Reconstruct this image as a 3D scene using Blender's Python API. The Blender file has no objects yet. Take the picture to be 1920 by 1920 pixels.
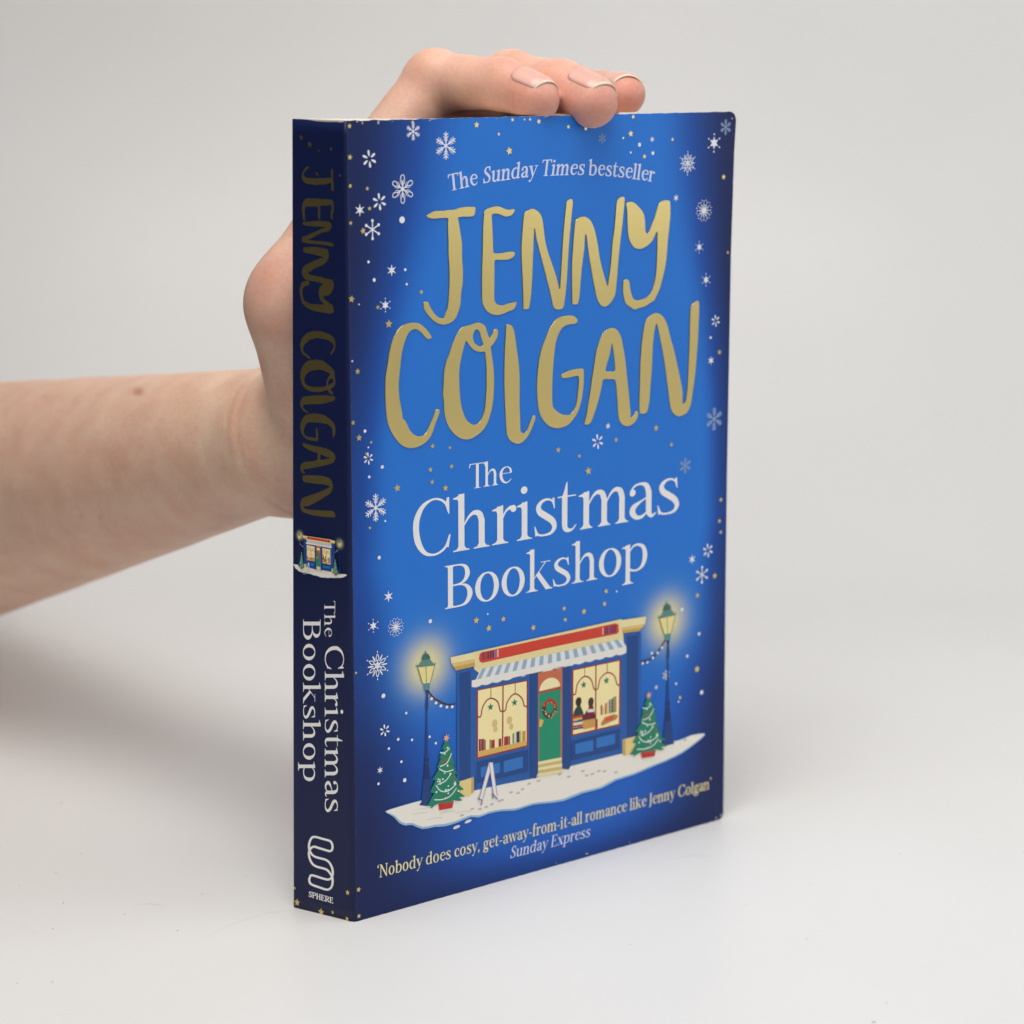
import bpy, math, random
import numpy as np
from mathutils import Vector, Matrix

random.seed(7); np.random.seed(7)
SC = bpy.context.scene
COL = SC.collection
MM = 0.001

# ------------------------------------------------------------------ camera
F_PX = 4500.0                                    # focal length for a 1920 px wide frame
CAM = np.array([-332.58, -463.68, 215.68])       # mm; the book stands at the origin
ROT = [math.radians(a) for a in (78.959, -0.0688, -39.592)]
def _rot(a, b, c):
    Rx = np.array([[1,0,0],[0,math.cos(a),-math.sin(a)],[0,math.sin(a),math.cos(a)]])
    Ry = np.array([[math.cos(b),0,math.sin(b)],[0,1,0],[-math.sin(b),0,math.cos(b)]])
    Rz = np.array([[math.cos(c),-math.sin(c),0],[math.sin(c),math.cos(c),0],[0,0,1]])
    return Rz @ Ry @ Rx
RM = _rot(*ROT)
cd = bpy.data.cameras.new('camera'); cam = bpy.data.objects.new('camera', cd); COL.objects.link(cam)
cam.location = Vector(CAM * MM); cam.rotation_euler = ROT
cd.sensor_width = 36.0; cd.lens = F_PX / 1920.0 * 36.0
cd.clip_start = 0.01; cd.clip_end = 50
cd.dof.use_dof = True; cd.dof.focus_distance = 0.600; cd.dof.aperture_fstop = 13.5
SC.camera = cam
FWD = np.array([0.6373, 0.7706, 0.0]); RGT = np.array([0.7706, -0.6373, 0.0])

# ------------------------------------------------------------------ world, lamps, exposure
w = bpy.data.worlds.new('World'); SC.world = w; w.use_nodes = True
w.node_tree.nodes['Background'].inputs[0].default_value = (0.93, 0.96, 1.0, 1)
w.node_tree.nodes['Background'].inputs[1].default_value = 0.055
def lamp(name, s, lat, z, size, watts, target, col=(1, 1, 1), sy=None):
    l = bpy.data.lights.new(name, 'AREA'); l.shape = 'RECTANGLE'; l.size = size; l.size_y = sy or size
    l.energy = watts; l.color = col
    o = bpy.data.objects.new(name, l); COL.objects.link(o)
    p = CAM * [1, 1, 0] + FWD * s + RGT * lat + np.array([0, 0, z])
    o.location = Vector(p * MM)
    d = Vector(np.array(target) * MM) - o.location
    o.rotation_euler = d.to_track_quat('-Z', 'Y').to_euler()
    return o
lamp('softbox_overhead', 380, -60, 840, 0.50, 5.1, (50, 30, 60), (1.0, 0.965, 0.925))
lamp('softbox_back', 700, 120, 800, 0.55, 0.9, (400, 420, 200), (1.0, 0.965, 0.93))
lamp('softbox_front', 60, -70, 560, 0.40, 1.25, (60, 10, 110), (1.0, 0.98, 0.95))
lamp('softbox_right', 620, 900, 420, 0.7, 2.6, (120, 60, 100), (0.90, 0.95, 1.0))
SC.view_settings.view_transform = 'Standard'; SC.view_settings.look = 'None'
SC.view_settings.exposure = 0.0; SC.view_settings.gamma = 1.0
SC.view_settings.use_curve_mapping = False

# ------------------------------------------------------------------ survey helpers
def project(P):
    q = (np.asarray(P, float) - CAM) @ RM
    return np.stack([960 + F_PX * q[..., 0] / -q[..., 2], 960 - F_PX * q[..., 1] / -q[..., 2]], -1)
def ray(px, py):
    px = np.asarray(px, float); py = np.asarray(py, float)
    return np.stack([(px - 960) / F_PX, -(py - 960) / F_PX, -np.ones_like(px)], -1) @ RM.T
def on_y(px, py, y):                               # photo point -> point on the plane at depth y
    d = ray(px, py); t = (y - CAM[1]) / d[..., 1]
    return CAM + d * t[..., None]
def cov(pts):                                      # photo points -> (x, z) on the front cover, mm
    a = np.asarray(pts, float)
    p = on_y(a[..., 0], a[..., 1], 0.0)
    return p[..., [0, 2]]
BT = np.array([-1.15, 20.4, 198.0]); BB = np.array([-5.8, 18.75, 0.0])    # back edge of the spine
def spine_pt(u, v):                                # u 0 at the hinge .. 1 at the back, v height in mm
    u = np.asarray(u, float); v = np.asarray(v, float)
    B = BB + (BT - BB) * (v / 198.0)[..., None]
    H = np.stack([0 * v, 0 * v, v], -1)
    return H + (B - H) * u[..., None]
def spi(pts):                                      # photo points -> (u, v) on the spine
    a = np.asarray(pts, float)
    u = (648 - a[..., 0]) / 105.0; v = 198 - (a[..., 1] - 222) / 7.5
    for _ in range(8):
        p0 = project(spine_pt(u, v)); e = a - p0
        ju = (project(spine_pt(u + 1e-3, v)) - p0) / 1e-3; jv = (project(spine_pt(u, v + 1e-2)) - p0) / 1e-2
        det = ju[..., 0] * jv[..., 1] - ju[..., 1] * jv[..., 0]
        u = u + (e[..., 0] * jv[..., 1] - e[..., 1] * jv[..., 0]) / det
        v = v + (ju[..., 0] * e[..., 1] - ju[..., 1] * e[..., 0]) / det
    return np.stack([u, v], -1)

# ------------------------------------------------------------------ materials
def lin(c):
    c = np.asarray(c, float) / 255.0
    return tuple(np.where(c <= 0.04045, c / 12.92, ((c + 0.055) / 1.055) ** 2.4))
def mat(name, rgb, rough=0.4, metal=0.0, spec=0.5, **kw):
    m = bpy.data.materials.new(name); m.use_nodes = True
    b = m.node_tree.nodes['Principled BSDF']
    b.inputs['Base Color'].default_value = (*rgb, 1); b.inputs['Roughness'].default_value = rough
    b.inputs['Metallic'].default_value = metal; b.inputs['Specular IOR Level'].default_value = spec
    for k, v in kw.items(): b.inputs[k].default_value = v
    return m
def N(m, t, **kw):
    n = m.node_tree.nodes.new(t)
    for k, v in kw.items():
        if k in n.inputs: n.inputs[k].default_value = v
        else: setattr(n, k, v)
    return n
def L(m, a, b): m.node_tree.links.new(a, b)
def bsdf(m): return m.node_tree.nodes['Principled BSDF']
def add_bump(m, scale, strength, dist=0.0002, detail=4.0):
    tc = N(m, 'ShaderNodeTexCoord'); no = N(m, 'ShaderNodeTexNoise', Scale=scale, Detail=detail)
    bu = N(m, 'ShaderNodeBump', Strength=strength, Distance=dist)
    L(m, tc.outputs['Object'], no.inputs['Vector']); L(m, no.outputs['Fac'], bu.inputs['Height'])
    L(m, bu.outputs['Normal'], bsdf(m).inputs['Normal'])
_ink = {}
def ink(*c):                                       # a flat printing ink, given as it looks on paper
    if c not in _ink:
        m = mat('ink_%02x%02x%02x' % c, lin(c), 0.42, 0, 0.35); _ink[c] = m
    return _ink[c]

M_cover = mat('cover_print', (0.03, 0.15, 0.5), 0.42, 0, 0.22)
at = N(M_cover, 'ShaderNodeAttribute', attribute_name='print_ink'); 
tcx = N(M_cover, 'ShaderNodeTexCoord'); nz = N(M_cover, 'ShaderNodeTexNoise', Scale=2600.0, Detail=2.0)
mx = N(M_cover, 'ShaderNodeMix', data_type='RGBA', blend_type='OVERLAY'); mx.inputs[0].default_value = 0.10
L(M_cover, tcx.outputs['Object'], nz.inputs['Vector'])
L(M_cover, at.outputs['Color'], mx.inputs[6]); L(M_cover, nz.outputs['Fac'], mx.inputs[7])
L(M_cover, mx.outputs[2], bsdf(M_cover).inputs['Base Color'])
add_bump(M_cover, 900, 0.06, 0.0001)
M_paper = mat('paper_core', (0.80, 0.78, 0.72), 0.8, 0, 0.2)
M_pages = mat('page_edges', (0.78, 0.74, 0.64), 0.85, 0, 0.2)
_tc = N(M_pages, 'ShaderNodeTexCoord'); _mp = N(M_pages, 'ShaderNodeMapping'); _mp.inputs['Scale'].default_value = (20, 7000, 20)
_nz = N(M_pages, 'ShaderNodeTexNoise', Scale=1.0, Detail=2.0); _cr = N(M_pages, 'ShaderNodeValToRGB')
_cr.color_ramp.elements[0].color = (0.5, 0.46, 0.38, 1); _cr.color_ramp.elements[0].position = 0.3
_cr.color_ramp.elements[1].color = (0.85, 0.81, 0.71, 1); _cr.color_ramp.elements[1].position = 0.6
L(M_pages, _tc.outputs['Object'], _mp.inputs[0]); L(M_pages, _mp.outputs[0], _nz.inputs['Vector'])
L(M_pages, _nz.outputs['Fac'], _cr.inputs[0]); L(M_pages, _cr.outputs[0], bsdf(M_pages).inputs['Base Color'])
M_foil = mat('gold_foil', (0.72, 0.555, 0.215), 0.29, 1.0)
add_bump(M_foil, 500, 0.10, 0.0002)
M_navy = mat('spine_ink', lin((15, 27, 70)), 0.42, 0, 0.3)
M_navyback = mat('back_cover_ink', lin((30, 60, 130)), 0.42, 0, 0.35)

# ------------------------------------------------------------------ mesh helpers
def mesh_obj(name, verts, faces, mats, parent=None, mi=None, smooth=False, loc=None):
    me = bpy.data.meshes.new(name)
    me.from_pydata([tuple(v) for v in np.asarray(verts, float) * MM], [], [tuple(int(i) for i in f) for f in faces])
    for m in (mats if isinstance(mats, (list, tuple)) else [mats]): me.materials.append(m)
    if mi is not None: me.polygons.foreach_set('material_index', np.asarray(mi, dtype=np.int32))
    if smooth: me.polygons.foreach_set('use_smooth', [True] * len(me.polygons))
    me.update()
    o = bpy.data.objects.new(name, me); COL.objects.link(o)
    if parent is not None: o.parent = parent
    if loc is not None: o.location = Vector(np.asarray(loc, float) * MM)
    return o
def catmull(P, n=4, closed=True):
    P = np.asarray(P, float); out = []; k = len(P)
    rng = range(k) if closed else range(k - 1)
    for i in rng:
        if closed: p0, p1, p2, p3 = P[i-1], P[i], P[(i+1) % k], P[(i+2) % k]
        else: p0, p1, p2, p3 = P[max(i-1, 0)], P[i], P[i+1], P[min(i+2, k-1)]
        for t in np.arange(n) / n:
            out.append(0.5 * (2*p1 + (p2-p0)*t + (2*p0-5*p1+4*p2-p3)*t*t + (3*p1-p0-3*p2+p3)*t**3))
    if not closed: out.append(P[-1])
    return np.array(out)
def fill(loops, extrude=0.0, bevel=0.0, res=2):    # closed 2-D loops (with holes) -> filled mesh
    cu = bpy.data.curves.new('outline', 'CURVE'); cu.dimensions = '2D'; cu.fill_mode = 'BOTH' if extrude else 'FRONT'
    if not extrude: cu.fill_mode = 'FRONT'
    for lp in loops:
        sp = cu.splines.new('POLY'); sp.points.add(len(lp) - 1); sp.use_cyclic_u = True
        for p, q in zip(sp.points, lp): p.co = (q[0], q[1], 0, 1)
    cu.extrude = extrude; cu.bevel_depth = bevel; cu.bevel_resolution = res; cu.offset = -bevel
    o = bpy.data.objects.new('outline', cu)
    me = bpy.data.meshes.new_from_object(o)
    v = np.array([tuple(x.co) for x in me.vertices]).reshape(-1, 3); f = [tuple(p.vertices) for p in me.polygons]
    bpy.data.objects.remove(o); bpy.data.curves.remove(cu); bpy.data.meshes.remove(me)
    return v, f

# ------------------------------------------------------------------ 2-D pen: strokes and polygons joined, then traced
def sd_poly(P, X, Y):
    P = np.asarray(P, float); n = len(P); d = np.full(X.shape, 1e18); s = np.ones(X.shape)
    j = n - 1
    for i in range(n):
        ex, ey = P[j] - P[i]; wx = X - P[i, 0]; wy = Y - P[i, 1]
        t = np.clip((wx*ex + wy*ey) / (ex*ex + ey*ey + 1e-12), 0, 1)
        d = np.minimum(d, (wx - ex*t)**2 + (wy - ey*t)**2)
        c1 = Y >= P[i, 1]; c2 = Y < P[j, 1]; c3 = ex*wy > ey*wx
        flip = (c1 & c2 & c3) | (~c1 & ~c2 & ~c3)
        s = np.where(flip, -s, s); j = i
    return s * np.sqrt(d)
def sd_stroke(S, X, Y, closed=False):
    Q = catmull(S, 5, closed); d = np.full(X.shape, 1e9)
    if closed: Q = np.vstack([Q, Q[:1]])
    for a, b in zip(Q[:-1], Q[1:]):
        ex, ey = b[0]-a[0], b[1]-a[1]
        t = np.clip(((X-a[0])*ex + (Y-a[1])*ey) / (ex*ex + ey*ey + 1e-12), 0, 1)
        d = np.minimum(d, np.hypot(X-a[0]-ex*t, Y-a[1]-ey*t) - (a[2] + (b[2]-a[2])*t) / 2)
    return d
def trace(D, x0, y0, h):                           # zero contours of D (negative inside)
    inside = D < 0; ny, nx = D.shape; nxt = {}
    def key(e): return e
    def cut(a, b, va, vb):
        t = va / (va - vb); return (a[0] + (b[0]-a[0])*t, a[1] + (b[1]-a[1])*t)
    c = inside[:-1, :-1] * 1 + inside[:-1, 1:] * 2 + inside[1:, 1:] * 4 + inside[1:, :-1] * 8
    pts = {}
    T = {1:[(3,0)],2:[(0,1)],3:[(3,1)],4:[(1,2)],5:[(3,0),(1,2)],6:[(0,2)],7:[(3,2)],8:[(2,3)],9:[(2,0)],10:[(0,1),(2,3)],
         11:[(2,1)],12:[(1,3)],13:[(1,0)],14:[(0,3)]}
    for iy, ix in np.argwhere((c > 0) & (c < 15)):
        cor = [(ix, iy), (ix+1, iy), (ix+1, iy+1), (ix, iy+1)]
        ek = [('h', ix, iy), ('v', ix+1, iy), ('h', ix, iy+1), ('v', ix, iy)]
        for a, b in T[int(c[iy, ix])]:
            for e in (a, b):
                if ek[e] not in pts:
                    p, q = cor[e], cor[(e+1) % 4]
                    pts[ek[e]] = cut(p, q, D[p[1], p[0]], D[q[1], q[0]])
            nxt[ek[a]] = ek[b]
    loops = []
    while nxt:
        s, e = nxt.popitem(); lp = [s]
        while e != s and e in nxt: lp.append(e); e = nxt.pop(e)
        A = np.array([pts[k] for k in lp]) * h + [x0, y0]
        if len(A) > 5: loops.append(simplify(A, 0.12 * h))
    return [l for l in loops if len(l) >= 3]
def simplify(A, tol):
    n = len(A); keep = np.zeros(n, bool); far = int(np.argmax(np.hypot(*(A - A[0]).T))); keep[[0, far]] = True
    def rec(i, j):
        st = [(i, j)]
        while st:
            i, j = st.pop()
            if j - i < 2: continue
            P = A[np.arange(i+1, j) % n]; a, b = A[i % n], A[j % n]; e = b - a; l = np.hypot(*e) + 1e-12
            d = np.abs((P[:, 0]-a[0])*e[1] - (P[:, 1]-a[1])*e[0]) / l
            k = int(np.argmax(d))
            if d[k] > tol: k += i + 1; keep[k % n] = True; st += [(i, k), (k, j)]
    rec(0, far); rec(far, n)
    return A[keep]
def pen(pieces, h=1.0, bold=0.0, shear=0.0):
    xs = []; ys = []
    for p in pieces:
        q = np.asarray(p[1], float); r = q[:, 2].max()/2 if q.shape[1] > 2 else 0
        xs += [q[:, 0].min()-r, q[:, 0].max()+r]; ys += [q[:, 1].min()-r, q[:, 1].max()+r]
    m = 3*h + abs(bold)
    x0, y0 = min(xs)-m, min(ys)-m
    X, Y = np.meshgrid(np.arange(x0, max(xs)+m, h), np.arange(y0, max(ys)+m, h)); D = np.full(X.shape, 1e9)
    for p in pieces:
        if p[0] == 'P': d = sd_poly(p[1], X, Y)
        elif p[0] == 'S': d = sd_stroke(p[1], X, Y)
        elif p[0] == 'R': d = sd_stroke(p[1], X, Y, True)
        D = np.minimum(D, d)
    lp = trace(D - bold, x0, y0, h)
    if shear: lp = [np.stack([l[:, 0] + shear*l[:, 1], l[:, 1]], 1) for l in lp]
    return lp

# ------------------------------------------------------------------ a light book serif, drawn stroke by stroke (ascender 100, x-height 68)
def rect(x0, y0, x1, y1): return ('P', [(x0, y0), (x1, y0), (x1, y1), (x0, y1)])
def P(*p): return ('P', list(p))
def S(*p): return ('S', list(p))
def stem(xc, y0, y1, w=12): return rect(xc-w/2, y0, xc+w/2, y1)
def foot(xc, e=10, y=0, w=12):
    a = w/2
    return P((xc-a-e, y), (xc+a+e, y), (xc+a+e, y+2.2), (xc+a+3, y+4.2), (xc+a, y+9), (xc-a, y+9), (xc-a-3, y+4.2), (xc-a-e, y+2.2))
def flag(xc, y, w=12): a = w/2; return P((xc-a-10, y-9.5), (xc-a-10, y-7.2), (xc+a, y), (xc+a, y-12), (xc-a, y-15), (xc-a-2, y-10.5))
def ring(cx, cy, rx, ry, ws=12.5, wt=4.2):
    p = []
    for k in range(12):
        a = k*math.pi/6; c, s = math.cos(a), math.sin(a)
        p.append((cx + (rx-ws/2)*c, cy + (ry-wt/2)*s, wt + (ws-wt)*abs(c)**1.4))
    return ('R', p)
def arch(x, d=38): return S((x+5, 44, 3), (x+d*0.36, 57, 5), (x+d*0.62, 63.2, 8), (x+d*0.88, 60, 11), (x+d, 48, 12))
def capfoot(xc, e=9, y=0, up=True):
    s = 1 if up else -1; a = 6.5
    return P((xc-a-e, y), (xc+a+e, y), (xc+a+e, y+2.2*s), (xc+a+1.5, y+4*s), (xc+a, y+7*s), (xc-a, y+7*s), (xc-a-1.5, y+4*s), (xc-a-e, y+2.2*s))
sS = [(46,50,2.5),(43,60,4),(34,65.2,4.5),(22,63,6.5),(14.5,54,10),(18,44,12),(30,35.5,12.5),(42,26.5,12),(47,15.5,10),(41,5.5,6.5),(28,2.5,4.5),(14,5,4.5),(8,18,2.5)]
G = {
 'T': (76, [stem(38,0,97,13), capfoot(38), rect(4,94.3,72,98), P((4,98),(10,98),(9,94),(4.5,80),(2,80)), P((72,98),(66,98),(67,94),(71.5,80),(74,80))]),
 'h': (72, [stem(16,0,99), foot(16), flag(16,100), arch(16), stem(54,0,48), foot(54)]),
 'e': (62, [S((13,41,3),(56,41,3)), S((55,44,9),(53,55,8),(45,64,5),(34,65.5,4.6),(22,60,8),(14,46,12),(14,28,12.5),(22,11,10),(34,4,7),(46,7,4.5),(57,17,2.5))]),
 'C': (92, [S((81,74,4),(75,88,5),(62,96,4.6),(46,96.5,4.6),(28,87,9),(16.5,68,12.5),(14.5,48,13),(19,26,12.5),(32,8,8),(50,2.3,4.6),(66,6,5),(77,15,5),(83,32,2.5)), P((78,97),(83.5,98),(84,68),(81.5,68),(75,84)), P((84.5,34),(86.5,34),(82,10),(75,13))]),
 'r': (50, [stem(16,0,67), foot(16), flag(16,69), S((20,44,3),(27,57,4.5),(36,62,7)), S((40.5,60,12),(41,58.5,12))]),
 'i': (34, [stem(16,0,67), foot(16), flag(16,69), S((15,88,14),(15.2,88,14))]),
 's': (56, [S(*sS), P((42,67),(47,67),(48,47),(45.5,47)), P((6,21),(8.5,21),(13,3),(8,1.5))]),
 't': (45, [stem(18,18,68), P((12,64),(24,64),(24,91),(21.5,91),(17,77)), S((18,20,12),(19,9,11),(25,4,8),(34,4.5,4.5),(42,12,2.5)), rect(3,63.4,42,66.6)]),
 'm': (106, [stem(16,0,67), foot(16,7), flag(16,69), arch(16,36), stem(52,0,48), foot(52,7), arch(52,36), stem(88,0,48), foot(88,8)]),
 'a': (60, [S((12.5,50,12),(13,51.5,12)), S((9,54,4),(17,63,4.6),(29,65.5,5.5),(40,61,10),(45,48,12)), stem(45,14,49), S((45,18,12),(46.5,8,10),(52,3.5,6),(60,9,2.5)), S((42,39,3),(28,32.5,5),(15,24,11),(13,14,12),(20,5.5,9),(30,4.5,7),(39,10,4.5),(44,16,3.5))]),
 'B': (80, [stem(18,0,98,13), capfoot(18,8,0), capfoot(18,8,98,False), S((22,95.7,4.5),(42,95.3,4.6),(55,89,9),(60,74,12.5),(54,60,9),(42,53,4.6),(24,51,4)), S((24,51,4),(46,50.3,4.6),(60,43,9.5),(66,27,13.5),(59,10,10),(45,2.8,5),(22,2.2,4.5))]),
 'o': (68, [ring(34,33.5,28,34.5)]),
 'k': (70, [stem(16,0,99), foot(16), flag(16,100), S((22,31,3),(52,66,3)), rect(38,64.6,65,67.2), P((26,37),(33,46.5),(64,5),(71,2.2),(71,0),(52,0))]),
 'p': (72, [stem(16,-28,67), foot(16,9,-28), flag(16,69), S((20,50,3),(29,61,5),(41,64,6.5),(55,56,10),(60,36,12.5),(55,14,10),(42,3.5,5.5),(28,3.8,5.5),(18,9,5.5))]),
 'b': (70, [stem(16,2,99), flag(16,100), S((20,50,3),(29,61,5),(41,64,6.5),(54,56,10),(59,35,12.5),(54,13,10),(41,3,5.5),(28,2.8,5.2),(16,6,6))]),
 'd': (72, [stem(54,4,99), flag(54,100), P((49,0),(68,3),(68,5.5),(60,9),(49,9)), S((50,54,3),(42,63,5),(30,64.5,6.5),(16.5,55,10.5),(11,35,12.5),(15.5,13,10.5),(28,3.5,6.5),(40,6.5,4.5),(50,15,3))]),
 'c': (57, [S((48,51,10),(48.5,52,10)), S((51,55,5),(45,63,5),(35,65.5,4.6),(23,60,8),(14,45,12),(14,26,12.5),(22,9.5,10),(35,3.5,6.5),(46,7,4.5),(54,16,2.5))]),
 'n': (72, [stem(16,0,67), foot(16), flag(16,69), arch(16), stem(54,0,48), foot(54)]),
 'u': (72, [stem(16,16,67), flag(16,69), S((16,20,12),(18,9,11),(28,4,8),(40,7,5),(50,18,3)), stem(54,4,67), flag(54,69), P((48,0),(67,3),(67,5.5),(60,9),(48,9))]),
 'y': (64, [P((5,66),(20,66),(38,13),(32,0)), S((57,66,3),(33,2,4),(25,-16,4.5),(16,-25,6)), S((12,-23,10),(12.4,-23,10)), rect(-1,64.8,27,67.4), rect(44,64.8,66,67.4)]),
 'g': (60, [ring(28,44,21,23.5,11,4.2), S((17,25,4),(11,17,6.5),(17,10,8),(38,7,10),(50,1,10)), ring(29,-11,26,15.5,8,6), S((44,58,4.5),(51,63,5),(58,62,7))]),
 'w': (92, [P((5,66),(19,66),(34,10),(30,0),(27,0)), S((30,2,3.5),(46,62,3)), P((40,66),(53,66),(69,10),(65,0),(62,0)), S((65,2,3.5),(83,66,3)), rect(-1,64.8,25,67.4), rect(34,64.8,58,67.4), rect(72,64.8,92,67.4)]),
 'f': (42, [stem(18,0,84), foot(18), rect(3,63.4,40,66.6), S((18,80,12),(22,93,9),(31,98,6.5),(38,96.5,6)), S((42,93,10),(42.3,93,10))]),
 'l': (33, [stem(16,0,99), foot(16), flag(16,100)]),
 'x': (64, [P((4,66),(20,66),(61,0),(45,0)), S((54,66,3),(9,0,3)), rect(-1,64.8,27,67.4), rect(43,64.8,64,67.4), rect(0,0,20,2.4), rect(36,0,67,2.4)]),
 'N': (88, [rect(14,0,19,96), rect(70,0,75,97), P((8,98),(24,98),(76,8),(76,-2),(71,-2)), capfoot(16,5), capfoot(72,5,98,False), rect(2,95.6,22,98)]),
 'J': (36, [stem(18,4,98,13), S((18,8,13),(15.5,-8,10),(6,-16,5)), S((4,-14,8),(4.2,-14,8)), capfoot(18,7,98,False)]),
 'S': (62, [S(*[(x*1.1, y*1.44+1, w*1.03) for x, y, w in sS]), P((46,97),(51.5,98),(53,70),(50,70)), P((6,30),(9,30),(14,3),(8.5,1))]),
 'E': (72, [stem(18,0,98,13), rect(4,94.2,60,98), P((56,98),(60.5,98),(61,78),(58.5,78)), rect(20,49,48,52.8), rect(46,40,49.5,62), rect(4,0,63,3.8), P((58,0),(63.5,0),(67,22),(64.5,22))]),
 'P': (72, [stem(18,0,98,13), capfoot(18,8), capfoot(18,8,98,False), S((22,95.7,4.6),(44,95.3,5),(59,88,10),(63,72,13),(57,55,10),(44,48,5),(22,47,4.2))]),
 'H': (86, [stem(18,0,98,13), stem(68,0,98,13), capfoot(18,7), capfoot(68,7), capfoot(18,7,98,False), capfoot(68,7,98,False), rect(18,47.5,68,52)]),
 'R': (78, [stem(18,0,98,13), capfoot(18,8), capfoot(18,8,98,False), S((22,95.7,4.6),(44,95.3,5),(58,88,10),(62,73,13),(56,57,10),(44,50,5),(22,49,4.2)), P((34,50),(48,50),(72,5),(80,2.4),(80,0),(62,0))]),
 '-': (40, [rect(5,29,35,35)]),
 ',': (26, [S((12,5,12),(13.5,-1,9),(8,-14,3))]),
 '\u2018': (24, [S((14,82,11),(11.5,89,8),(17,99,3))]),
 '\u2019': (24, [S((12,94,11),(14.5,88,8),(9,77,3))]),
 ' ': (30, []),
}
_gc = {}
def glyph(ch, bold=0.0, shear=0.0):
    k = (ch, bold, shear)
    if k not in _gc: _gc[k] = pen(G[ch][1], 1.0, bold, shear) if G[ch][1] else []
    return _gc[k]

# ------------------------------------------------------------------ the setting: a white sweep
M_sweep = mat('white_sweep_board', (0.80, 0.80, 0.79), 0.42, 0, 0.35)
m = M_sweep
tc = N(m, 'ShaderNodeTexCoord'); n1 = N(m, 'ShaderNodeTexNoise', Scale=5.0, Detail=3.0); n2 = N(m, 'ShaderNodeTexNoise', Scale=420.0, Detail=1.0)
cr = N(m, 'ShaderNodeValToRGB'); cr.color_ramp.elements[0].color = (0.775, 0.772, 0.762, 1); cr.color_ramp.elements[1].color = (0.825, 0.823, 0.815, 1)
cr.color_ramp.elements[0].position = 0.3; cr.color_ramp.elements[1].position = 0.7
sp = N(m, 'ShaderNodeValToRGB'); sp.color_ramp.elements[0].position = 0.185; sp.color_ramp.elements[0].color = (0.45, 0.43, 0.4, 1); sp.color_ramp.elements[1].position = 0.20; sp.color_ramp.elements[1].color = (1, 1, 1, 1)
mm = N(m, 'ShaderNodeMix', data_type='RGBA', blend_type='MULTIPLY'); mm.inputs[0].default_value = 1.0
L(m, tc.outputs['Object'], n1.inputs['Vector']); L(m, tc.outputs['Object'], n2.inputs['Vector'])
L(m, n1.outputs['Fac'], cr.inputs[0]); L(m, n2.outputs['Fac'], sp.inputs[0])
L(m, cr.outputs[0], mm.inputs[6]); L(m, sp.outputs[0], mm.inputs[7]); L(m, mm.outputs[2], bsdf(m).inputs['Base Color'])
n3 = N(m, 'ShaderNodeTexNoise', Scale=60.0, Detail=4.0); bu = N(m, 'ShaderNodeBump', Strength=0.04, Distance=0.001)
L(m, tc.outputs['Object'], n3.inputs['Vector']); L(m, n3.outputs['Fac'], bu.inputs['Height']); L(m, bu.outputs['Normal'], bsdf(m).inputs['Normal'])
prof = [(60, 0.0), (300, 0.0), (600, 0.0), (880, 0.0)]
Rr, s0 = 230.0, 900.0
for k in range(0, 25):
    a = k / 24 * math.pi / 2
    prof.append((s0 + Rr * math.sin(a), Rr * (1 - math.cos(a))))
prof += [(s0 + Rr, 400.0), (s0 + Rr, 620.0)]
lats = np.linspace(-295, 1500, 40); V = []; Fc = []
for s, z in prof:
    for l in lats: V.append(CAM * [1, 1, 0] + FWD * s + RGT * l + np.array([0, 0, z]))
nl = len(lats)
for i in range(len(prof) - 1):
    for j in range(nl - 1): a = i*nl + j; Fc.append((a, a+1, a+nl+1, a+nl))
sweep = mesh_obj('studio_backdrop', V, Fc, M_sweep, smooth=True)
sweep['kind'] = 'structure'
so = sweep.modifiers.new('thickness', 'SOLIDIFY'); so.thickness = 0.003; so.offset = -1
SWEEP = sweep
M_scuff = mat('scuff', (0.69, 0.68, 0.66), 0.5, 0, 0.3); M_speck = mat('dust_fleck', (0.33, 0.31, 0.29), 0.8)
for pts_, wd, m_ in (([(250,1698),(280,1695),(310,1698)], .30, M_scuff), ([(380,1760),(430,1735),(500,1712),(560,1705)], .22, M_scuff), ([(40,1735),(70,1752)], .25, M_scuff),
                     ([(900,1672),(935,1676)], .25, M_scuff), ([(740,1755),(752,1750)], .4, M_scuff), ([(1250,1612),(1300,1604),(1340,1606)], .2, M_scuff),
                     ([(1686,1599),(1690,1602)], .55, M_speck), ([(1180,1770),(1183,1771)], .4, M_speck), ([(1520,1655),(1523,1655)], .35, M_speck), ([(150,1600),(153,1601)], .35, M_speck), ([(1660,1880),(1664,1881)], .5, M_speck)):
    P_ = []
    for x_, y_ in pts_:
        d_ = ray(x_, y_); P_.append(CAM + d_*(-CAM[2]/d_[2]))
    P_ = np.array(P_); n_ = len(P_); w_ = wd*np.sin(np.linspace(.35, math.pi-.35, n_))[:, None]*FWD[None]
    V_ = np.concatenate([P_ + w_, P_ - w_]); V_[:, 2] = 0.02
    mesh_obj('scuff_mark', V_, [(i, i+1, n_+i+1, n_+i) for i in range(n_-1)], m_, sweep)

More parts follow.
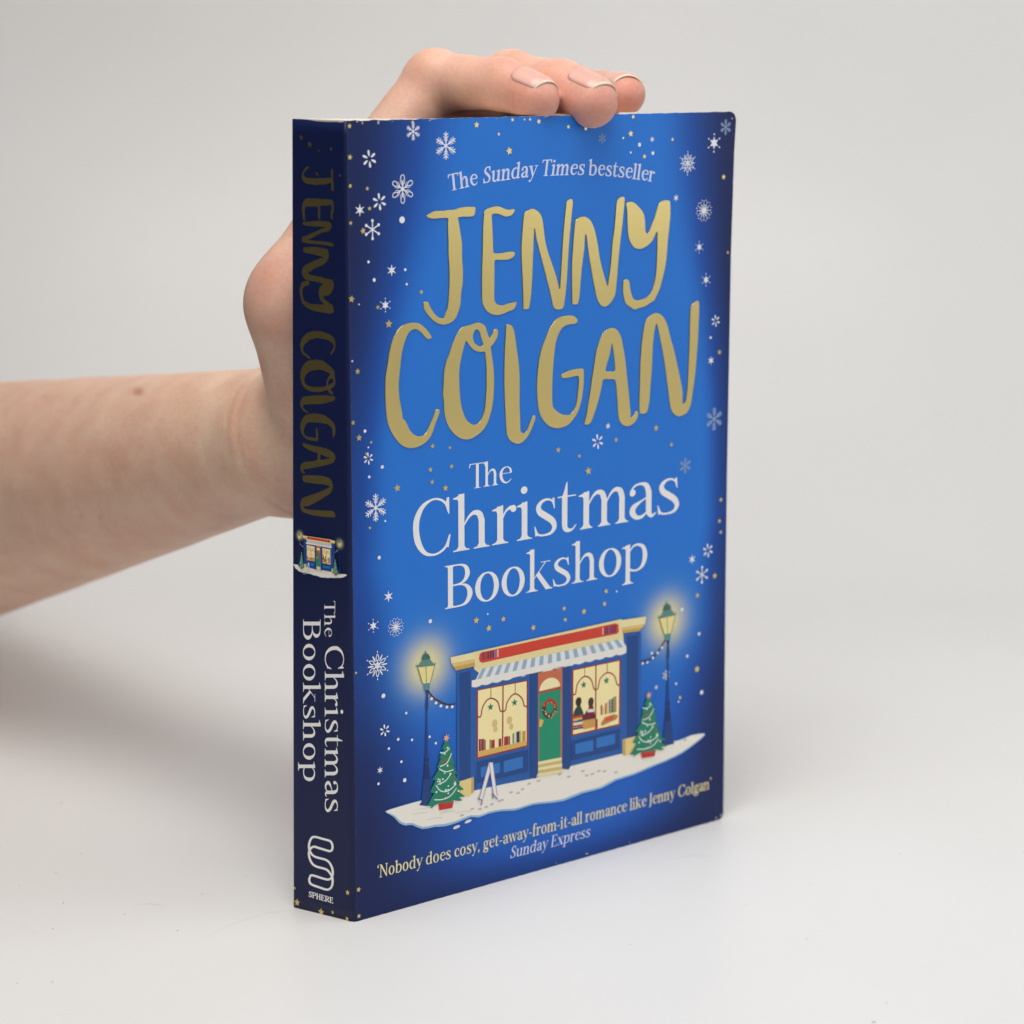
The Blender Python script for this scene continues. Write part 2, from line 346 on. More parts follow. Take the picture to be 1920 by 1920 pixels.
# ------------------------------------------------------------------ the book
book = bpy.data.objects.new('book', None); COL.objects.link(book); book.empty_display_size = 0.05
book['label'] = 'blue Christmas paperback novel with gold foil author name, standing upright'; book['category'] = 'book'
CW, CH = 129.0, 198.0
def sstep(x): x = np.clip(x, 0, 1); return x*x*(3-2*x)
LAMP1 = cov([(799, 1249)])[0]; LAMP2 = cov([(1250, 1164)])[0]
def cover_ink(x, z):
    u = x / CW; t = 1 - z / CH
    kt = [0, .08, .16, .27, .40, .55, .70, .80, .88, .94, 1]
    Lw = np.interp(t, kt, [.30, .27, .215, .15, .105, .10, .16, .25, .35, .43, .52])
    Rw = np.interp(t, kt, [.23, .21, .175, .12, .085, .08, .12, .18, .25, .32, .40])
    am = np.interp(t, kt, [1, 1, 1, .92, .66, .5, .74, .94, 1, 1, 1])
    ar = np.interp(t, kt, [1, 1, 1, .95, .82, .72, .85, .97, 1, 1, 1])
    mL = am*sstep(1.06 - u/Lw); mR = ar*sstep(1.06 - (1-u)/Rw); mB = 0.72*sstep((t-.945)/.06)
    d = 1 - (1-mL)*(1-mR)*(1-mB)
    A = np.array(lin((40, 120, 216))); Mi = np.array(lin((28, 80, 168))); D = np.array(lin((22, 36, 88)))
    low = sstep((t-.55)/.35)[..., None]
    A = A*(1-low) + np.array(lin((34, 101, 198)))*low
    d = d[..., None]
    c = np.where(d < .45, A + (Mi-A)*(d/.45), Mi + (D-Mi)*((d-.45)/.55))
    for (lx, lz) in (LAMP1, LAMP2):
        r = np.hypot((x-lx)/1.0, (z-lz)/1.0)[..., None]
        h = 0.65*np.exp(-(r/11.0)**2); c = c + (np.array(lin((70, 150, 215)))-c)*h
        g = 0.97*np.exp(-(r/6.6)**2.4); c = c + (np.array(lin((246, 230, 158)))-c)*g
    return c
# front cover: a 0.3 mm sheet, corners rounded by handling, the upper edge a little worn
def cover_sheet(name, nx, nz, y0, y1, flip, inkfn, m_face):
    xs = np.linspace(0.9, CW, nx); zs = np.linspace(0, CH, nz)
    X, Z = np.meshgrid(xs, zs)
    for (cx, cz, r) in ((CW, CH, 2.6), (CW, 0, 2.0)):          # rounded fore-edge corners
        ox, oz = cx - r, (cz - r if cz else r)
        msk = (X > ox) & ((Z > oz) if cz else (Z < oz))
        dx = (X-ox)/r; dz = (Z-oz)/r; mxx = np.maximum(np.abs(dx), np.abs(dz)); rr = np.hypot(dx, dz)
        k = np.where(msk & (rr > 0), mxx/np.maximum(rr, 1e-9), 1)
        X = np.where(msk, ox + dx*r*k, X); Z = np.where(msk, oz + dz*r*k, Z)
    wear = 0.10*np.sin(X*0.9) + 0.08*np.sin(X*2.3+1) + 0.06*np.sin(X*5.1)
    Z[-1] += ((wear-0.15)*np.interp(X, [0, 45, 129], [.8, .4, .3]))[-1]; Z[0] += np.abs(wear[0])*0.6
    X = X*(1 - np.interp(Z, [0, 20, 60, 100, 160, 187, 196, 198], [0, .2, .7, 1.05, 1.1, .6, .1, 0])/CW)
    n = nx*nz; V = np.concatenate([np.stack([X, 0*X+y0, Z], -1).reshape(-1, 3), np.stack([X, 0*X+y1, Z], -1).reshape(-1, 3)])
    F = []; MI = []
    for i in range(nz-1):
        for j in range(nx-1):
            a = i*nx+j; q = (a, a+1, a+nx+1, a+nx)
            F.append(q if not flip else q[::-1]); MI.append(0)
            F.append(tuple(n+k for k in (q[::-1] if not flip else q))); MI.append(1)
    bd = [j for j in range(nx)] + [i*nx+nx-1 for i in range(1, nz)] + [(nz-1)*nx+j for j in range(nx-2, -1, -1)] + [i*nx for i in range(nz-2, 0, -1)]
    for a, b in zip(bd, bd[1:]+bd[:1]): F.append((a, a+n, b+n, b)); MI.append(1)
    o = mesh_obj(name, V, F, [m_face, M_paper], book, MI)
    if inkfn:
        at = o.data.color_attributes.new('print_ink', 'FLOAT_COLOR', 'POINT')
        c = inkfn(V[:, 0], V[:, 2]); at.data.foreach_set('color', np.concatenate([c, np.ones((len(c), 1))], 1).ravel())
    return o
front = cover_sheet('front_cover', 130, 199, 0.0, 0.32, False, cover_ink, M_cover)
# spine: from the hinge to the back edge with soft corners
nz = 60; V = []; Fc = []
def profile(v):
    B = BB + (BT-BB)*(v/198.0); C = np.array([0., 0, v]); e = B - C; e[2] = 0; l = np.linalg.norm(e); e /= l
    pts = []
    r = 0.95
    a, b = np.array([r, 0, v]), C + e*r
    for t in (0, .25, .5, .75, 1): pts.append((1-t)**2*a + 2*t*(1-t)*C + t*t*b)
    for t in (.1, .3, .5, .7, .9): pts.append(C + e*(r + (l-2*r)*t))
    a, b = C + e*(l-r), B*[1, 1, 0] + np.array([r, 0.1, v]); K = B*[1, 1, 0] + np.array([0, 0, v])
    for t in (0, .25, .5, .75, 1): pts.append((1-t)**2*a + 2*t*(1-t)*K + t*t*b)
    return pts
for i in range(nz):
    v = 198.0*i/(nz-1); pr = profile(v)
    if i == nz-1:
        for k, p in enumerate(pr): p[2] -= 0.12*abs(math.sin(k*1.3)) + (0.35 if 2 < k < 8 else 0)
    if i == 0:
        for k, p in enumerate(pr): p[2] += 0.15*abs(math.sin(k*1.7))
    V += pr
npf = len(profile(0))
for i in range(nz-1):
    for j in range(npf-1): a = i*npf+j; Fc.append((a, a+npf, a+npf+1, a+1))
spine = mesh_obj('spine', V, Fc, [M_navy, M_paper], book, smooth=True)
so = spine.modifiers.new('board', 'SOLIDIFY'); so.thickness = 0.0003; so.offset = -1; so.material_offset_rim = 1
# back cover and page block
bv = []; 
for (x, y, z) in ((BB[0]+.95, BB[1]+.1, 0), (CW-1, 20.55, 0), (CW-1, 20.7, CH-2.6), (BT[0]+.95, BT[1]+.1, CH-.3)): bv.append((x, y, z))
for (x, y, z) in list(bv): bv.append((x, y-0.32, z))
back = mesh_obj('back_cover', bv, [(3,2,1,0),(4,5,6,7),(0,1,5,4),(1,2,6,5),(2,3,7,6),(3,0,4,7)], M_navyback, book)
zt = CH - 0.1; zf = CH - 2.4; zb = 0.3
pv = []; pf = []; nr = 24
for i in range(nr + 1):
    f_ = i/nr; bb = BB + (BT-BB)*f_
    for x, y, zz in ((1.2, 0.36, zt), (CW-1.2, 0.36, zf), (CW-1.4, 20.2, zf), (bb[0]+1.7, bb[1]-.6, zt)): pv.append((x, y, zb + (zz-zb)*f_))
for i in range(nr):
    for j in range(4): a = i*4+j; b_ = i*4+(j+1) % 4; pf.append((a, b_, b_+4, a+4))
pf += [(3, 2, 1, 0), tuple(nr*4+k for k in range(4))]
pages = mesh_obj('page_block', pv, pf, M_pages, book)

# ------------------------------------------------------------------ print on the cover
LIFT = [0.012]
def lift(): LIFT[0] += 0.0008; return LIFT[0]
def cover_shape(name, loops, m, parent=front, y=None, emboss=0.0):
    """flat (or embossed) shape in cover mm; loops are (x, z)"""
    o0 = np.concatenate(loops).mean(0)
    lp = [l - o0 for l in loops]
    if emboss: v, f = fill(lp, emboss*0.5, emboss*0.5, 2)
    else: v, f = fill(lp)
    V = np.stack([v[:, 0], -v[:, 2], v[:, 1]], 1)
    return mesh_obj(name, V, f, m, parent, smooth=bool(emboss), loc=(o0[0], -(y if y else lift()), o0[1]))

# gold foil author name, traced outline by outline
ZA = lambda p: (780 + np.asarray(p, float)[:, 0]/7.3846, 360 + np.asarray(p, float)[:, 1]/7.3846)
def zoom(ox, oy, s): return lambda *p: np.stack([ox + np.array(p, float)[:, 0]/s, oy + np.array(p, float)[:, 1]/s], 1)
zA, zB, zC, zD = zoom(780,360,7.3846), zoom(1020,360,7.3846), zoom(700,580,6.4), zoom(980,560,5.4857)
zAB = zA
FOIL = [
 ('J', [zA((140,332),(200,290),(265,262),(360,260),(450,248),(520,245),(600,220),(690,205),(800,207),(818,225),(812,290),(795,325),(760,340),(590,348),(585,400),(600,500),(615,600),(632,720),(632,900),(645,1100),(640,1270),(620,1400),(612,1540),(580,1660),(540,1750),(480,1805),(400,1832),(330,1830),(250,1790),(170,1710),(115,1630),(98,1570),(100,1530),(130,1515),(165,1530),(190,1590),(240,1670),(300,1730),(350,1752),(380,1745),(400,1690),(430,1600),(448,1400),(455,1200),(450,1000),(440,850),(440,700),(435,560),(432,420),(435,362),(330,362),(250,368),(190,362))]),
 ('E', [zA((905,1450),(905,1100),(915,800),(920,500),(930,340),(945,270),(1000,225),(1090,198),(1160,205),(1220,232),(1280,245),(1350,235),(1362,255),(1345,290),(1310,325),(1240,340),(1190,325),(1130,302),(1070,302),(1045,325),(1050,450),(1060,650),(1065,820),(1090,850),(1180,845),(1260,830),(1330,825),(1365,845),(1350,890),(1310,920),(1250,938),(1150,940),(1085,950),(1082,1100),(1080,1300),(1078,1460),(1095,1530),(1140,1565),(1200,1568),(1270,1545),(1340,1530),(1385,1522),(1380,1560),(1350,1620),(1280,1650),(1200,1685),(1130,1702),(1060,1695),(1000,1665),(950,1610),(920,1540))]),
 ('N', [zA((1480,1600),(1500,1622),(1545,1618),(1565,1580),(1590,1400),(1605,1150),(1615,900),(1622,700),(1630,520),(1638,510),(1655,620),(1690,760),(1740,950),(1800,1180),(1860,1420),(1890,1560),(1907,1600),(1942,1625),(2002,1622),(2037,1590),(2057,1480),(2077,1300),(2097,1000),(2112,750),(2137,450),(2157,250),(2167,140),(2152,100),(2122,98),(2082,140),(2067,220),(2047,400),(2027,650),(2012,900),(1997,1150),(1984,1335),(1975,1335),(1952,1230),(1902,1060),(1832,860),(1785,680),(1760,480),(1740,360),(1705,290),(1650,245),(1600,232),(1540,255),(1500,300),(1480,370),(1465,550),(1452,750),(1455,950),(1465,1150),(1475,1400))]),
 ('N', [zB((385,1530),(400,1552),(440,1556),(470,1530),(490,1400),(505,1200),(525,1000),(550,800),(560,650),(568,590),(577,590),(590,680),(615,880),(650,1080),(690,1300),(730,1470),(770,1550),(820,1585),(880,1570),(940,1500),(980,1420),(995,1300),(1010,1150),(1025,950),(1050,700),(1075,500),(1090,350),(1105,200),(1112,90),(1090,65),(1050,75),(1015,110),(995,180),(980,350),(965,520),(940,700),(925,900),(905,1100),(885,1230),(876,1295),(868,1295),(840,1200),(800,1060),(765,900),(735,700),(700,540),(660,430),(610,365),(550,340),(490,350),(440,385),(420,450),(405,600),(390,800),(378,1000),(378,1200),(380,1400))]),
 ('Y', [zB((1130,165),(1160,140),(1210,135),(1260,160),(1320,220),(1365,280),(1390,370),(1395,470),(1400,545),(1420,575),(1445,560),(1480,470),(1520,370),(1550,270),(1585,170),(1630,125),(1690,112),(1735,125),(1742,170),(1745,300),(1730,480),(1712,650),(1700,800),(1680,1000),(1640,1180),(1600,1330),(1550,1440),(1520,1500),(1450,1545),(1400,1580),(1320,1605),(1250,1625),(1200,1600),(1130,1545),(1100,1450),(1085,1350),(1090,1260),(1110,1215),(1150,1210),(1175,1240),(1185,1320),(1205,1410),(1235,1480),(1280,1500),(1360,1485),(1430,1450),(1480,1390),(1510,1300),(1540,1150),(1555,950),(1560,750),(1562,600),(1556,548),(1530,600),(1490,680),(1430,740),(1370,775),(1310,788),(1250,770),(1200,710),(1165,620),(1150,500),(1145,350),(1140,230))]),
 ('C', [zC((135,950),(140,800),(165,650),(185,520),(220,390),(265,290),(320,215),(390,175),(470,160),(540,170),(590,200),(640,250),(680,305),(695,335),(680,352),(650,355),(610,320),(570,275),(520,240),(470,242),(425,275),(390,340),(360,430),(335,540),(320,680),(305,820),(300,950),(308,1060),(325,1150),(345,1270),(350,1310),(380,1340),(410,1400),(440,1460),(490,1508),(540,1525),(590,1515),(630,1480),(660,1420),(695,1340),(725,1260),(745,1210),(765,1195),(790,1210),(780,1270),(745,1360),(715,1450),(680,1530),(630,1590),(560,1635),(480,1662),(410,1660),(340,1630),(280,1570),(220,1480),(180,1390),(155,1280),(140,1120))]),
 ('O', [zC((835,900),(840,760),(865,650),(905,540),(940,430),(985,330),(1030,250),(1070,210),(1130,195),(1190,178),(1245,160),(1300,172),(1340,205),(1360,270),(1390,345),(1420,310),(1440,255),(1465,232),(1490,250),(1490,300),(1470,360),(1430,420),(1405,450),(1410,500),(1425,600),(1440,730),(1445,880),(1438,1030),(1425,1150),(1400,1260),(1360,1370),(1310,1450),(1240,1510),(1170,1550),(1100,1560),(1030,1540),(960,1485),(910,1420),(870,1330),(845,1220),(838,1080),(828,1000)),
        zC((1110,375),(1135,410),(1165,450),(1210,490),(1270,510),(1330,508),(1340,560),(1350,680),(1350,800),(1350,950),(1340,1100),(1325,1220),(1300,1300),(1270,1355),(1215,1385),(1160,1370),(1110,1320),(1075,1240),(1050,1150),(1035,1030),(1028,900),(1025,780),(1035,660),(1060,540),(1085,440)),
        zC((1195,290),(1215,250),(1245,240),(1270,265),(1285,320),(1305,380),(1315,425),(1280,445),(1240,430),(1205,395),(1190,340))]),
 ('L', [zC((1590,190),(1620,183),(1660,200),(1685,260),(1700,350),(1720,500),(1740,650),(1750,800),(1752,950),(1750,1100),(1755,1250),(1758,1380),(1762,1455),(1785,1485),(1820,1480),(1850,1430),(1890,1330),(1920,1272),(1941,1285),(1930,1340),(1900,1420),(1860,1505),(1800,1580),(1740,1612),(1680,1600),(1630,1560),(1600,1500),(1588,1400),(1580,1250),(1572,1100),(1565,900),(1565,700),(1570,500),(1580,330))]),
 ('G', [zD((140,900),(148,760),(165,620),(190,520),(225,430),(260,340),(310,250),(370,195),(440,175),(510,175),(550,200),(560,230),(540,255),(490,262),(440,275),(395,310),(360,380),(335,460),(322,560),(310,700),(303,830),(300,960),(305,1100),(340,1150),(390,1185),(450,1198),(500,1180),(535,1120),(555,1030),(565,930),(572,850),(568,795),(520,800),(460,812),(410,815),(395,790),(430,760),(490,735),(560,722),(615,720),(625,745),(625,850),(615,960),(600,1050),(570,1150),(530,1220),(470,1290),(400,1325),(340,1330),(270,1310),(210,1250),(170,1170),(150,1060))]),
 ('A', [zD((630,1280),(650,1200),(665,1100),(690,950),(710,800),(730,680),(750,550),(790,430),(830,350),(880,308),(930,302),(975,330),(1010,400),(1030,500),(1050,620),(1065,760),(1080,900),(1095,1050),(1105,1170),(1110,1220),(1140,1200),(1160,1160),(1180,1165),(1180,1210),(1150,1270),(1100,1305),(1060,1310),(1010,1280),(980,1200),(970,1050),(960,920),(945,835),(885,828),(825,832),(810,900),(780,1030),(750,1130),(720,1220),(690,1280),(655,1295)),
        zD((915,460),(930,540),(940,640),(942,745),(895,748),(850,745),(860,680),(890,580),(905,500))]),
 ('N', [zD((1200,1170),(1195,1050),(1200,850),(1205,650),(1220,450),(1245,290),(1285,200),(1340,155),(1390,150),(1440,185),(1480,260),(1510,380),(1550,520),(1590,700),(1620,840),(1640,960),(1640,1070),(1652,1082),(1670,1060),(1690,900),(1700,700),(1710,450),(1715,250),(1720,120),(1740,60),(1785,25),(1810,40),(1808,200),(1800,400),(1785,600),(1770,780),(1745,960),(1725,1090),(1690,1165),(1640,1200),(1590,1208),(1540,1170),(1515,1100),(1495,950),(1470,760),(1440,560),(1410,400),(1380,270),(1366,265),(1350,340),(1335,480),(1325,700),(1310,900),(1300,1050),(1280,1150),(1250,1182),(1215,1180))]),
]
FOILMM = []
for ch, loops in FOIL:
    lp = [catmull(cov(l), 3) for l in loops]
    FOILMM.append(lp)
    o = cover_shape('foil_letter', lp, M_foil, emboss=0.20, y=0.02)

# title and lines of text -------------------------------------------------------
WHITE, LILAC, CREAM = ink(243, 242, 240), ink(216, 222, 246), ink(246, 233, 168)
def place_fit(word, spans, base, asc, parent=front, m=WHITE, name='title_letter', bold=-0.45):
    """letters fitted to measured left/right pixel extents; base = two px points on the baseline"""
    b = cov(base); zb = lambda x: b[0, 1] + (b[1, 1]-b[0, 1])*(x-b[0, 0])/(b[1, 0]-b[0, 0])
    k = asc/100.0
    for ch, (xl, xr) in zip(word, spans):
        yb = lambda px: base[0][1] + (base[1][1]-base[0][1])*(px-base[0][0])/(base[1][0]-base[0][0])
        X0 = cov([(xl, yb(xl))])[0, 0]; X1 = cov([(xr, yb(xr))])[0, 0]
        lp = glyph(ch, bold); a = np.concatenate(lp); g0, g1 = a[:, 0].min(), a[:, 0].max()
        out = [np.stack([X0 + (l[:, 0]-g0)/(g1-g0)*(X1-X0), l[:, 1]*k], 1) for l in lp]
        out = [np.stack([l[:, 0], l[:, 1] + zb(l[:, 0].mean()*0 + (X0+X1)/2)], 1) for l in out]
        cover_shape(name, out, m, parent)
z5 = lambda *p: zoom(760,850,6.4)(*p); z6 = lambda *p: zoom(1000,850,6.4)(*p)
sx5 = lambda a, b: (760+a/6.4, 760+b/6.4); sx6 = lambda a, b: (1000+a/6.4, 1000+b/6.4)
def hgt(pb, pt): return abs(cov([pt])[0, 1]-cov([pb])[0, 1])
base = [tuple(z5((860,418))[0]), tuple(z5((1200,364))[0])]
place_fit('The', [sx5(766,962), sx5(935,1117), sx5(1130,1278)], base, hgt(z5((970,401))[0], z5((970,95))[0]))
base = [(853.75,1035.5), (1171.9,979.2)]
place_fit('Christmas', [sx5(95,543), sx5(573,1015), sx5(1040,1330), sx5(1337,1522), sx6(13,280), sx6(290,516), sx6(540,1140), sx6(1153,1476), sx6(1488,1747)], base, hgt(z5((680,1175))[0], z5((690,478))[0]))
base = [(835,1143.0), (1117.2,1086.3)]
place_fit('Bookshop', [sx5(473,806), sx5(838,1122), sx5(1155,1431), sx5(1450,1766), sx6(235,442), sx6(460,769), sx6(785,1052), sx6(1060,1364)], base, hgt(z5((1540,1663))[0], z5((1550,1145))[0]))

def line_text(text, pts, asc_px, m, name, bold=0.9, italic=(), parent=front, lead=0.0):
    """a run of words set along a px baseline (2 or 3 points); one object per word"""
    b = cov(pts); cf = np.polyfit(b[:, 0], b[:, 1], len(b)-1); dcf = np.polyder(cf)
    X0, X1 = b[0, 0], b[-1, 0]; mid = pts[len(pts)//2]
    k = hgt(mid, (mid[0], mid[1]-asc_px))/100.0
    adv = sum(G[c][0] for c in text); hs = (X1-X0)/adv
    x = X0; idx = 0
    for wi, wd in enumerate(text.split(' ')):
        loops = []
        for ch in wd:
            sh = 0.16 if wi in italic else 0.03
            xc = x + G[ch][0]*hs/2; zc = np.polyval(cf, xc); sl = math.atan(np.polyval(dcf, xc)); c, s = math.cos(sl), math.sin(sl)
            for l in glyph(ch, bold, sh):
                lx = (l[:, 0]-G[ch][0]/2)*hs; lz = l[:, 1]*k
                loops.append(np.stack([xc + lx*c - lz*s, zc + lx*s + lz*c], 1))
            x += G[ch][0]*hs
        x += G[' '][0]*hs
        cover_shape(name, loops, m, parent)
z7 = zoom(820, 280, 4.4651)
def qpts(*p): return [tuple(q) for q in z7(*p)]
line_text('The Sunday Times bestseller', qpts((98,352),(960,219),(1812,274)), 30.5, LILAC, 'printed_word', 1.2, (1, 2))
line_text('\u2018Nobody does cosy, get-away-from-it-all romance like Jenny Colgan\u2019', [(706.0,1646.8),(1333.5,1478.3)], 21.5, CREAM, 'printed_word', 0.5)
line_text('Sunday Express', [(955.5,1610.2),(1106,1568.3)], 21.5, LILAC, 'printed_word', 0.5, (0, 1))

# snowflakes, snow dots and gold stars ------------------------------------------
def arms(n, pieces, off=0.0):
    out = []
    for k in range(n):
        a = 2*math.pi*k/n + off; c, s = math.cos(a), math.sin(a)
        for p in pieces:
            q = [(x*c-y*s, x*s+y*c, *r) for x, y, *r in p[1]]
            out.append((p[0], q))
    return out
V2 = math.pi/2
FL = {}
FL['fern'] = arms(6, [S((0,0,6.5),(49,0,6))] + [S((r+8, s*l, 5.0), (r, 0, 6.0)) for r, l in ((16,7.5),(26,11),(36,10)) for s in (-1, 1)], V2)
FL['petal'] = arms(6, [S((16,0,5),(27,0,12),(38,0,15),(44,0,12))], V2+0.12)
FL['loop'] = arms(6, [S((0,0,7),(24,0,6)), ('R', [(24,0,5),(33,7,5),(44,7,5),(49,0,5),(44,-7,5),(33,-7,5)]), S((14,0,5),(22,8,4.5),(33,11,3)), S((14,0,5),(22,-8,4.5),(33,-11,3))], V2)
FL['ornate'] = arms(6, [S((3,0,6),(18,0,6)), ('R', [(16,0,5),(26,6,5),(40,0,5),(26,-6,5)]), S((46,0,5),(50,0,6))], V2) + arms(6, [S((18,0,5),(28,0,8),(40,0,5))], V2+math.pi/6) + [('R', [(10,0,5),(0,10,5),(-10,0,5),(0,-10,5)])]
FL['burr'] = arms(12, [S((4,0,5),(30,0,4.5)), S((40,0,6),(40.3,0,6))], V2) + arms(12, [S((46,0,5),(46.3,0,5))], V2+math.pi/12)
FL['star'] = [P(*[(r*math.cos(a), r*math.sin(a)) for i in range(12) for a in [V2+i*math.pi/6] for r in [(50 if i % 2 == 0 else 17)]])]
FL['sun'] = [P(*[(r*math.cos(a), r*math.sin(a)) for i in range(12) for a in [V2+i*math.pi/6] for r in [(34 if i % 2 == 0 else 16)]])] + arms(6, [S((44,0,8),(46,0,8))], V2)
FL['pin'] = arms(6, [S((0,0,6),(40,0,6)), S((42,0,15),(42.5,0,15))], V2)
STAR5 = [P(*[(r*math.cos(a), r*math.sin(a)) for i in range(10) for a in [V2+i*math.pi/5] for r in [(50 if i % 2 == 0 else 24)]])]
DOT = [S((0,0,90),(0.1,0,90))]
SHP = {}
def base_mesh(kind, m):
    if (kind, m.name) not in SHP:
        src = FL.get(kind) or {'gold': STAR5, 'dot': DOT}[kind]
        lp = pen(src, 1.2 if kind != 'dot' else 6.0, -0.9 if kind in ('fern', 'loop', 'ornate') else 0.0)
        v, f = fill(lp)
        me = bpy.data.meshes.new(kind + '_print'); me.from_pydata([(a/100*MM, 0, b/100*MM) for a, b, _ in v], [], f); me.materials.append(m)
        SHP[(kind, m.name)] = me
    return SHP[(kind, m.name)]
M_fleck = ink(238, 240, 248); M_pale = ink(150, 175, 215)
def sprinkle(kind, x, y, h, m=None, rot=0.0, parent=front):
    nm = {'gold': 'gold_star', 'dot': 'snow_dot'}.get(kind, 'snowflake')
    mm_ = m or (M_foil if kind == 'gold' else M_fleck)
    p = cov([(x, y)])[0]; hmm = hgt((x, y+h/2), (x, y-h/2))
    if p[0] < 1.4: p[0] = 1.4
    if p[1] > 197.2: p[1] = 197.2
    o = bpy.data.objects.new(nm, base_mesh(kind, mm_)); COL.objects.link(o); o.parent = parent
    o.location = (p[0]*MM, -lift()*MM, p[1]*MM); o.scale = (hmm, 1, hmm); o.rotation_euler = (0, rot, 0)
q = zoom(640, 200, 2.5263)
def many(zm, sc, rows, kind, m=None):
    for X, Y, H in rows:
        a = zm((X, Y))[0]; sprinkle(kind, a[0], a[1], H/sc, m, random.uniform(-.25, .25) if kind == 'gold' else 0.0)
s_ = 2.5263; q1, q2, q3, q6 = zoom(640,200,s_), zoom(640,560,s_), zoom(640,840,s_), zoom(640,1400,s_)
many(q1, s_, [(340,117,88),(495,185,132)], 'fern'); many(q1, s_, [(1235,150,52),(1820,97,76)], 'fern', M_pale)
many(q1, s_, [(132,247,84),(180,450,82)], 'petal'); many(q1, s_, [(290,390,138)], 'loop'); many(q1, s_, [(1640,268,112)], 'ornate')
many(q1, s_, [(87,490,62),(238,775,60),(1585,432,40),(1472,155,34)], 'star'); many(q1, s_, [(147,582,100)], 'pin')
many(q1, s_, [(208,940,68),(1765,172,92),(1695,665,58),(1727,820,62)], 'sun'); many(q1, s_, [(1717,492,108)], 'burr')
many(q1, s_, [(287,536,36),(1412,180,22),(1475,220,20),(1335,148,12),(1370,217,12),(128,735,15),(155,821,20),(302,772,16),(309,841,14),(83,936,8)], 'dot')
many(q1, s_, [(33,92,26),(100,70,10),(175,60,14),(337,57,22),(640,86,34),(745,130,20),(795,210,42),(810,50,22),(867,47,14),(893,56,18),(935,70,28),(1075,95,24),(1157,102,26),(1200,97,18),(1382,38,24),(1370,128,34),(1568,155,20),(1435,236,26),(1810,333,28),(1830,690,18),
   (20,240,30),(32,376,24),(122,388,22),(133,482,24),(32,552,22),(102,588,34),(378,878,26),(47,912,38),(172,950,24),(224,1029,44)], 'gold')
many(q2, s_, [(127,757,58),(1213,677,72)], 'petal'); many(q2, s_, [(162,990,132)], 'fern'); many(q2, s_, [(1765,570,112),(1628,790,76)], 'fern', M_pale)
many(q2, s_, [(1750,293,46),(1262,603,36)], 'star'); many(q2, s_, [(1772,105,56)], 'petal')
many(q2, s_, [(111,627,18),(193,797,19),(131,844,15),(127,704,9),(40,297,10),(207,1053,12),(1748,184,15)], 'dot')
many(q2, s_, [(76,344,32),(51,588,26),(83,659,34),(140,680,18),(117,735,18),(431,698,28),(513,705,20),(421,810,28),(521,794,26),(429,868,26),(492,897,34),(264,897,40),(1026,716,32),(1126,745,22),(1169,816,42),(1490,613,34),(1300,668,26),(1562,691,24),(1790,253,28),(1797,952,26),(1790,1053,24),(1796,1106,22),(134,1085,18)], 'gold')
many(q3, s_, [(222,703,58),(1660,527,50)], 'star'); many(q3, s_, [(150,842,66)], 'sun'); many(q3, s_, [(257,848,94)], 'burr'); many(q3, s_, [(170,1030,134)], 'ornate')
many(q3, s_, [(1735,485,66)], 'petal'); many(q3, s_, [(1707,600,84)], 'pin')
many(q3, s_, [(178,519,20),(692,786,10),(420,820,22),(1693,880,18),(1637,985,14),(1612,765,20),(1303,679,10)], 'dot')
many(q3, s_, [(638,816,36),(697,853,36),(766,810,30),(908,851,32),(1054,760,26),(1059,813,24),(1148,774,32),(1245,738,28),(1253,678,28),(1767,605,32),(1685,698,28),(1683,1047,36),(62,1066,16)], 'gold')
z4 = zoom(700, 1120, 4.1739); zr = zoom(1020, 1080, 4.1739)
many(z4, 4.1739, [(87,1040,96)], 'petal'); many(z4, 4.1739, [(50,1352,62)], 'star')
many(z4, 4.1739, [(76,770,40),(255,905,24),(192,1110,26),(300,1114,24),(119,1183,24),(217,1285,24),(243,1430,36),(38,1458,24),(438,1090,24),(486,1140,24)], 'dot')
many(zr, 4.1739, [(1118,626,28),(1031,842,22),(1231,910,38),(1050,983,18)], 'dot'); many(zr, 4.1739, [(1062,950,36)], 'gold')
many(zr, 4.1739, [(876,870,46)], 'star'); many(zr, 4.1739, [(952,775,80)], 'fern')
many(q6, s_, [(30,690,26),(28,817,24)], 'gold')

# small worn spots where the paper core shows along the edges
for X, Y, a_, b_ in ((669,226.8,3.2,1.4),(678,226,2.4,1.0),(709,223.6,4.5,1.3),(735,222.5,2.2,.9),(805,220.5,3.4,1.0),(930,217.2,2.6,.8),(1020,215.4,3.8,.8),(1100,1600.5,5.0,2.4),(1042,1618,2.4,1.2),(1180,1579,2.6,1.1),(1342,1533,4.2,2.2),(1351,1528,3.4,3.2),(1372,222,3.0,2.4)):
    c_ = cov([(X, Y)])[0]; c_[1] = min(max(c_[1], 0.35), 197.55); t_ = np.linspace(0, 2*math.pi, 9, endpoint=False); rr_ = np.random.uniform(.6, 1.2, 9)
    cover_shape('worn_spot', [np.stack([c_[0] + a_/11*rr_*np.cos(t_), c_[1] + b_/14*rr_*np.sin(t_)], 1)], M_paper)
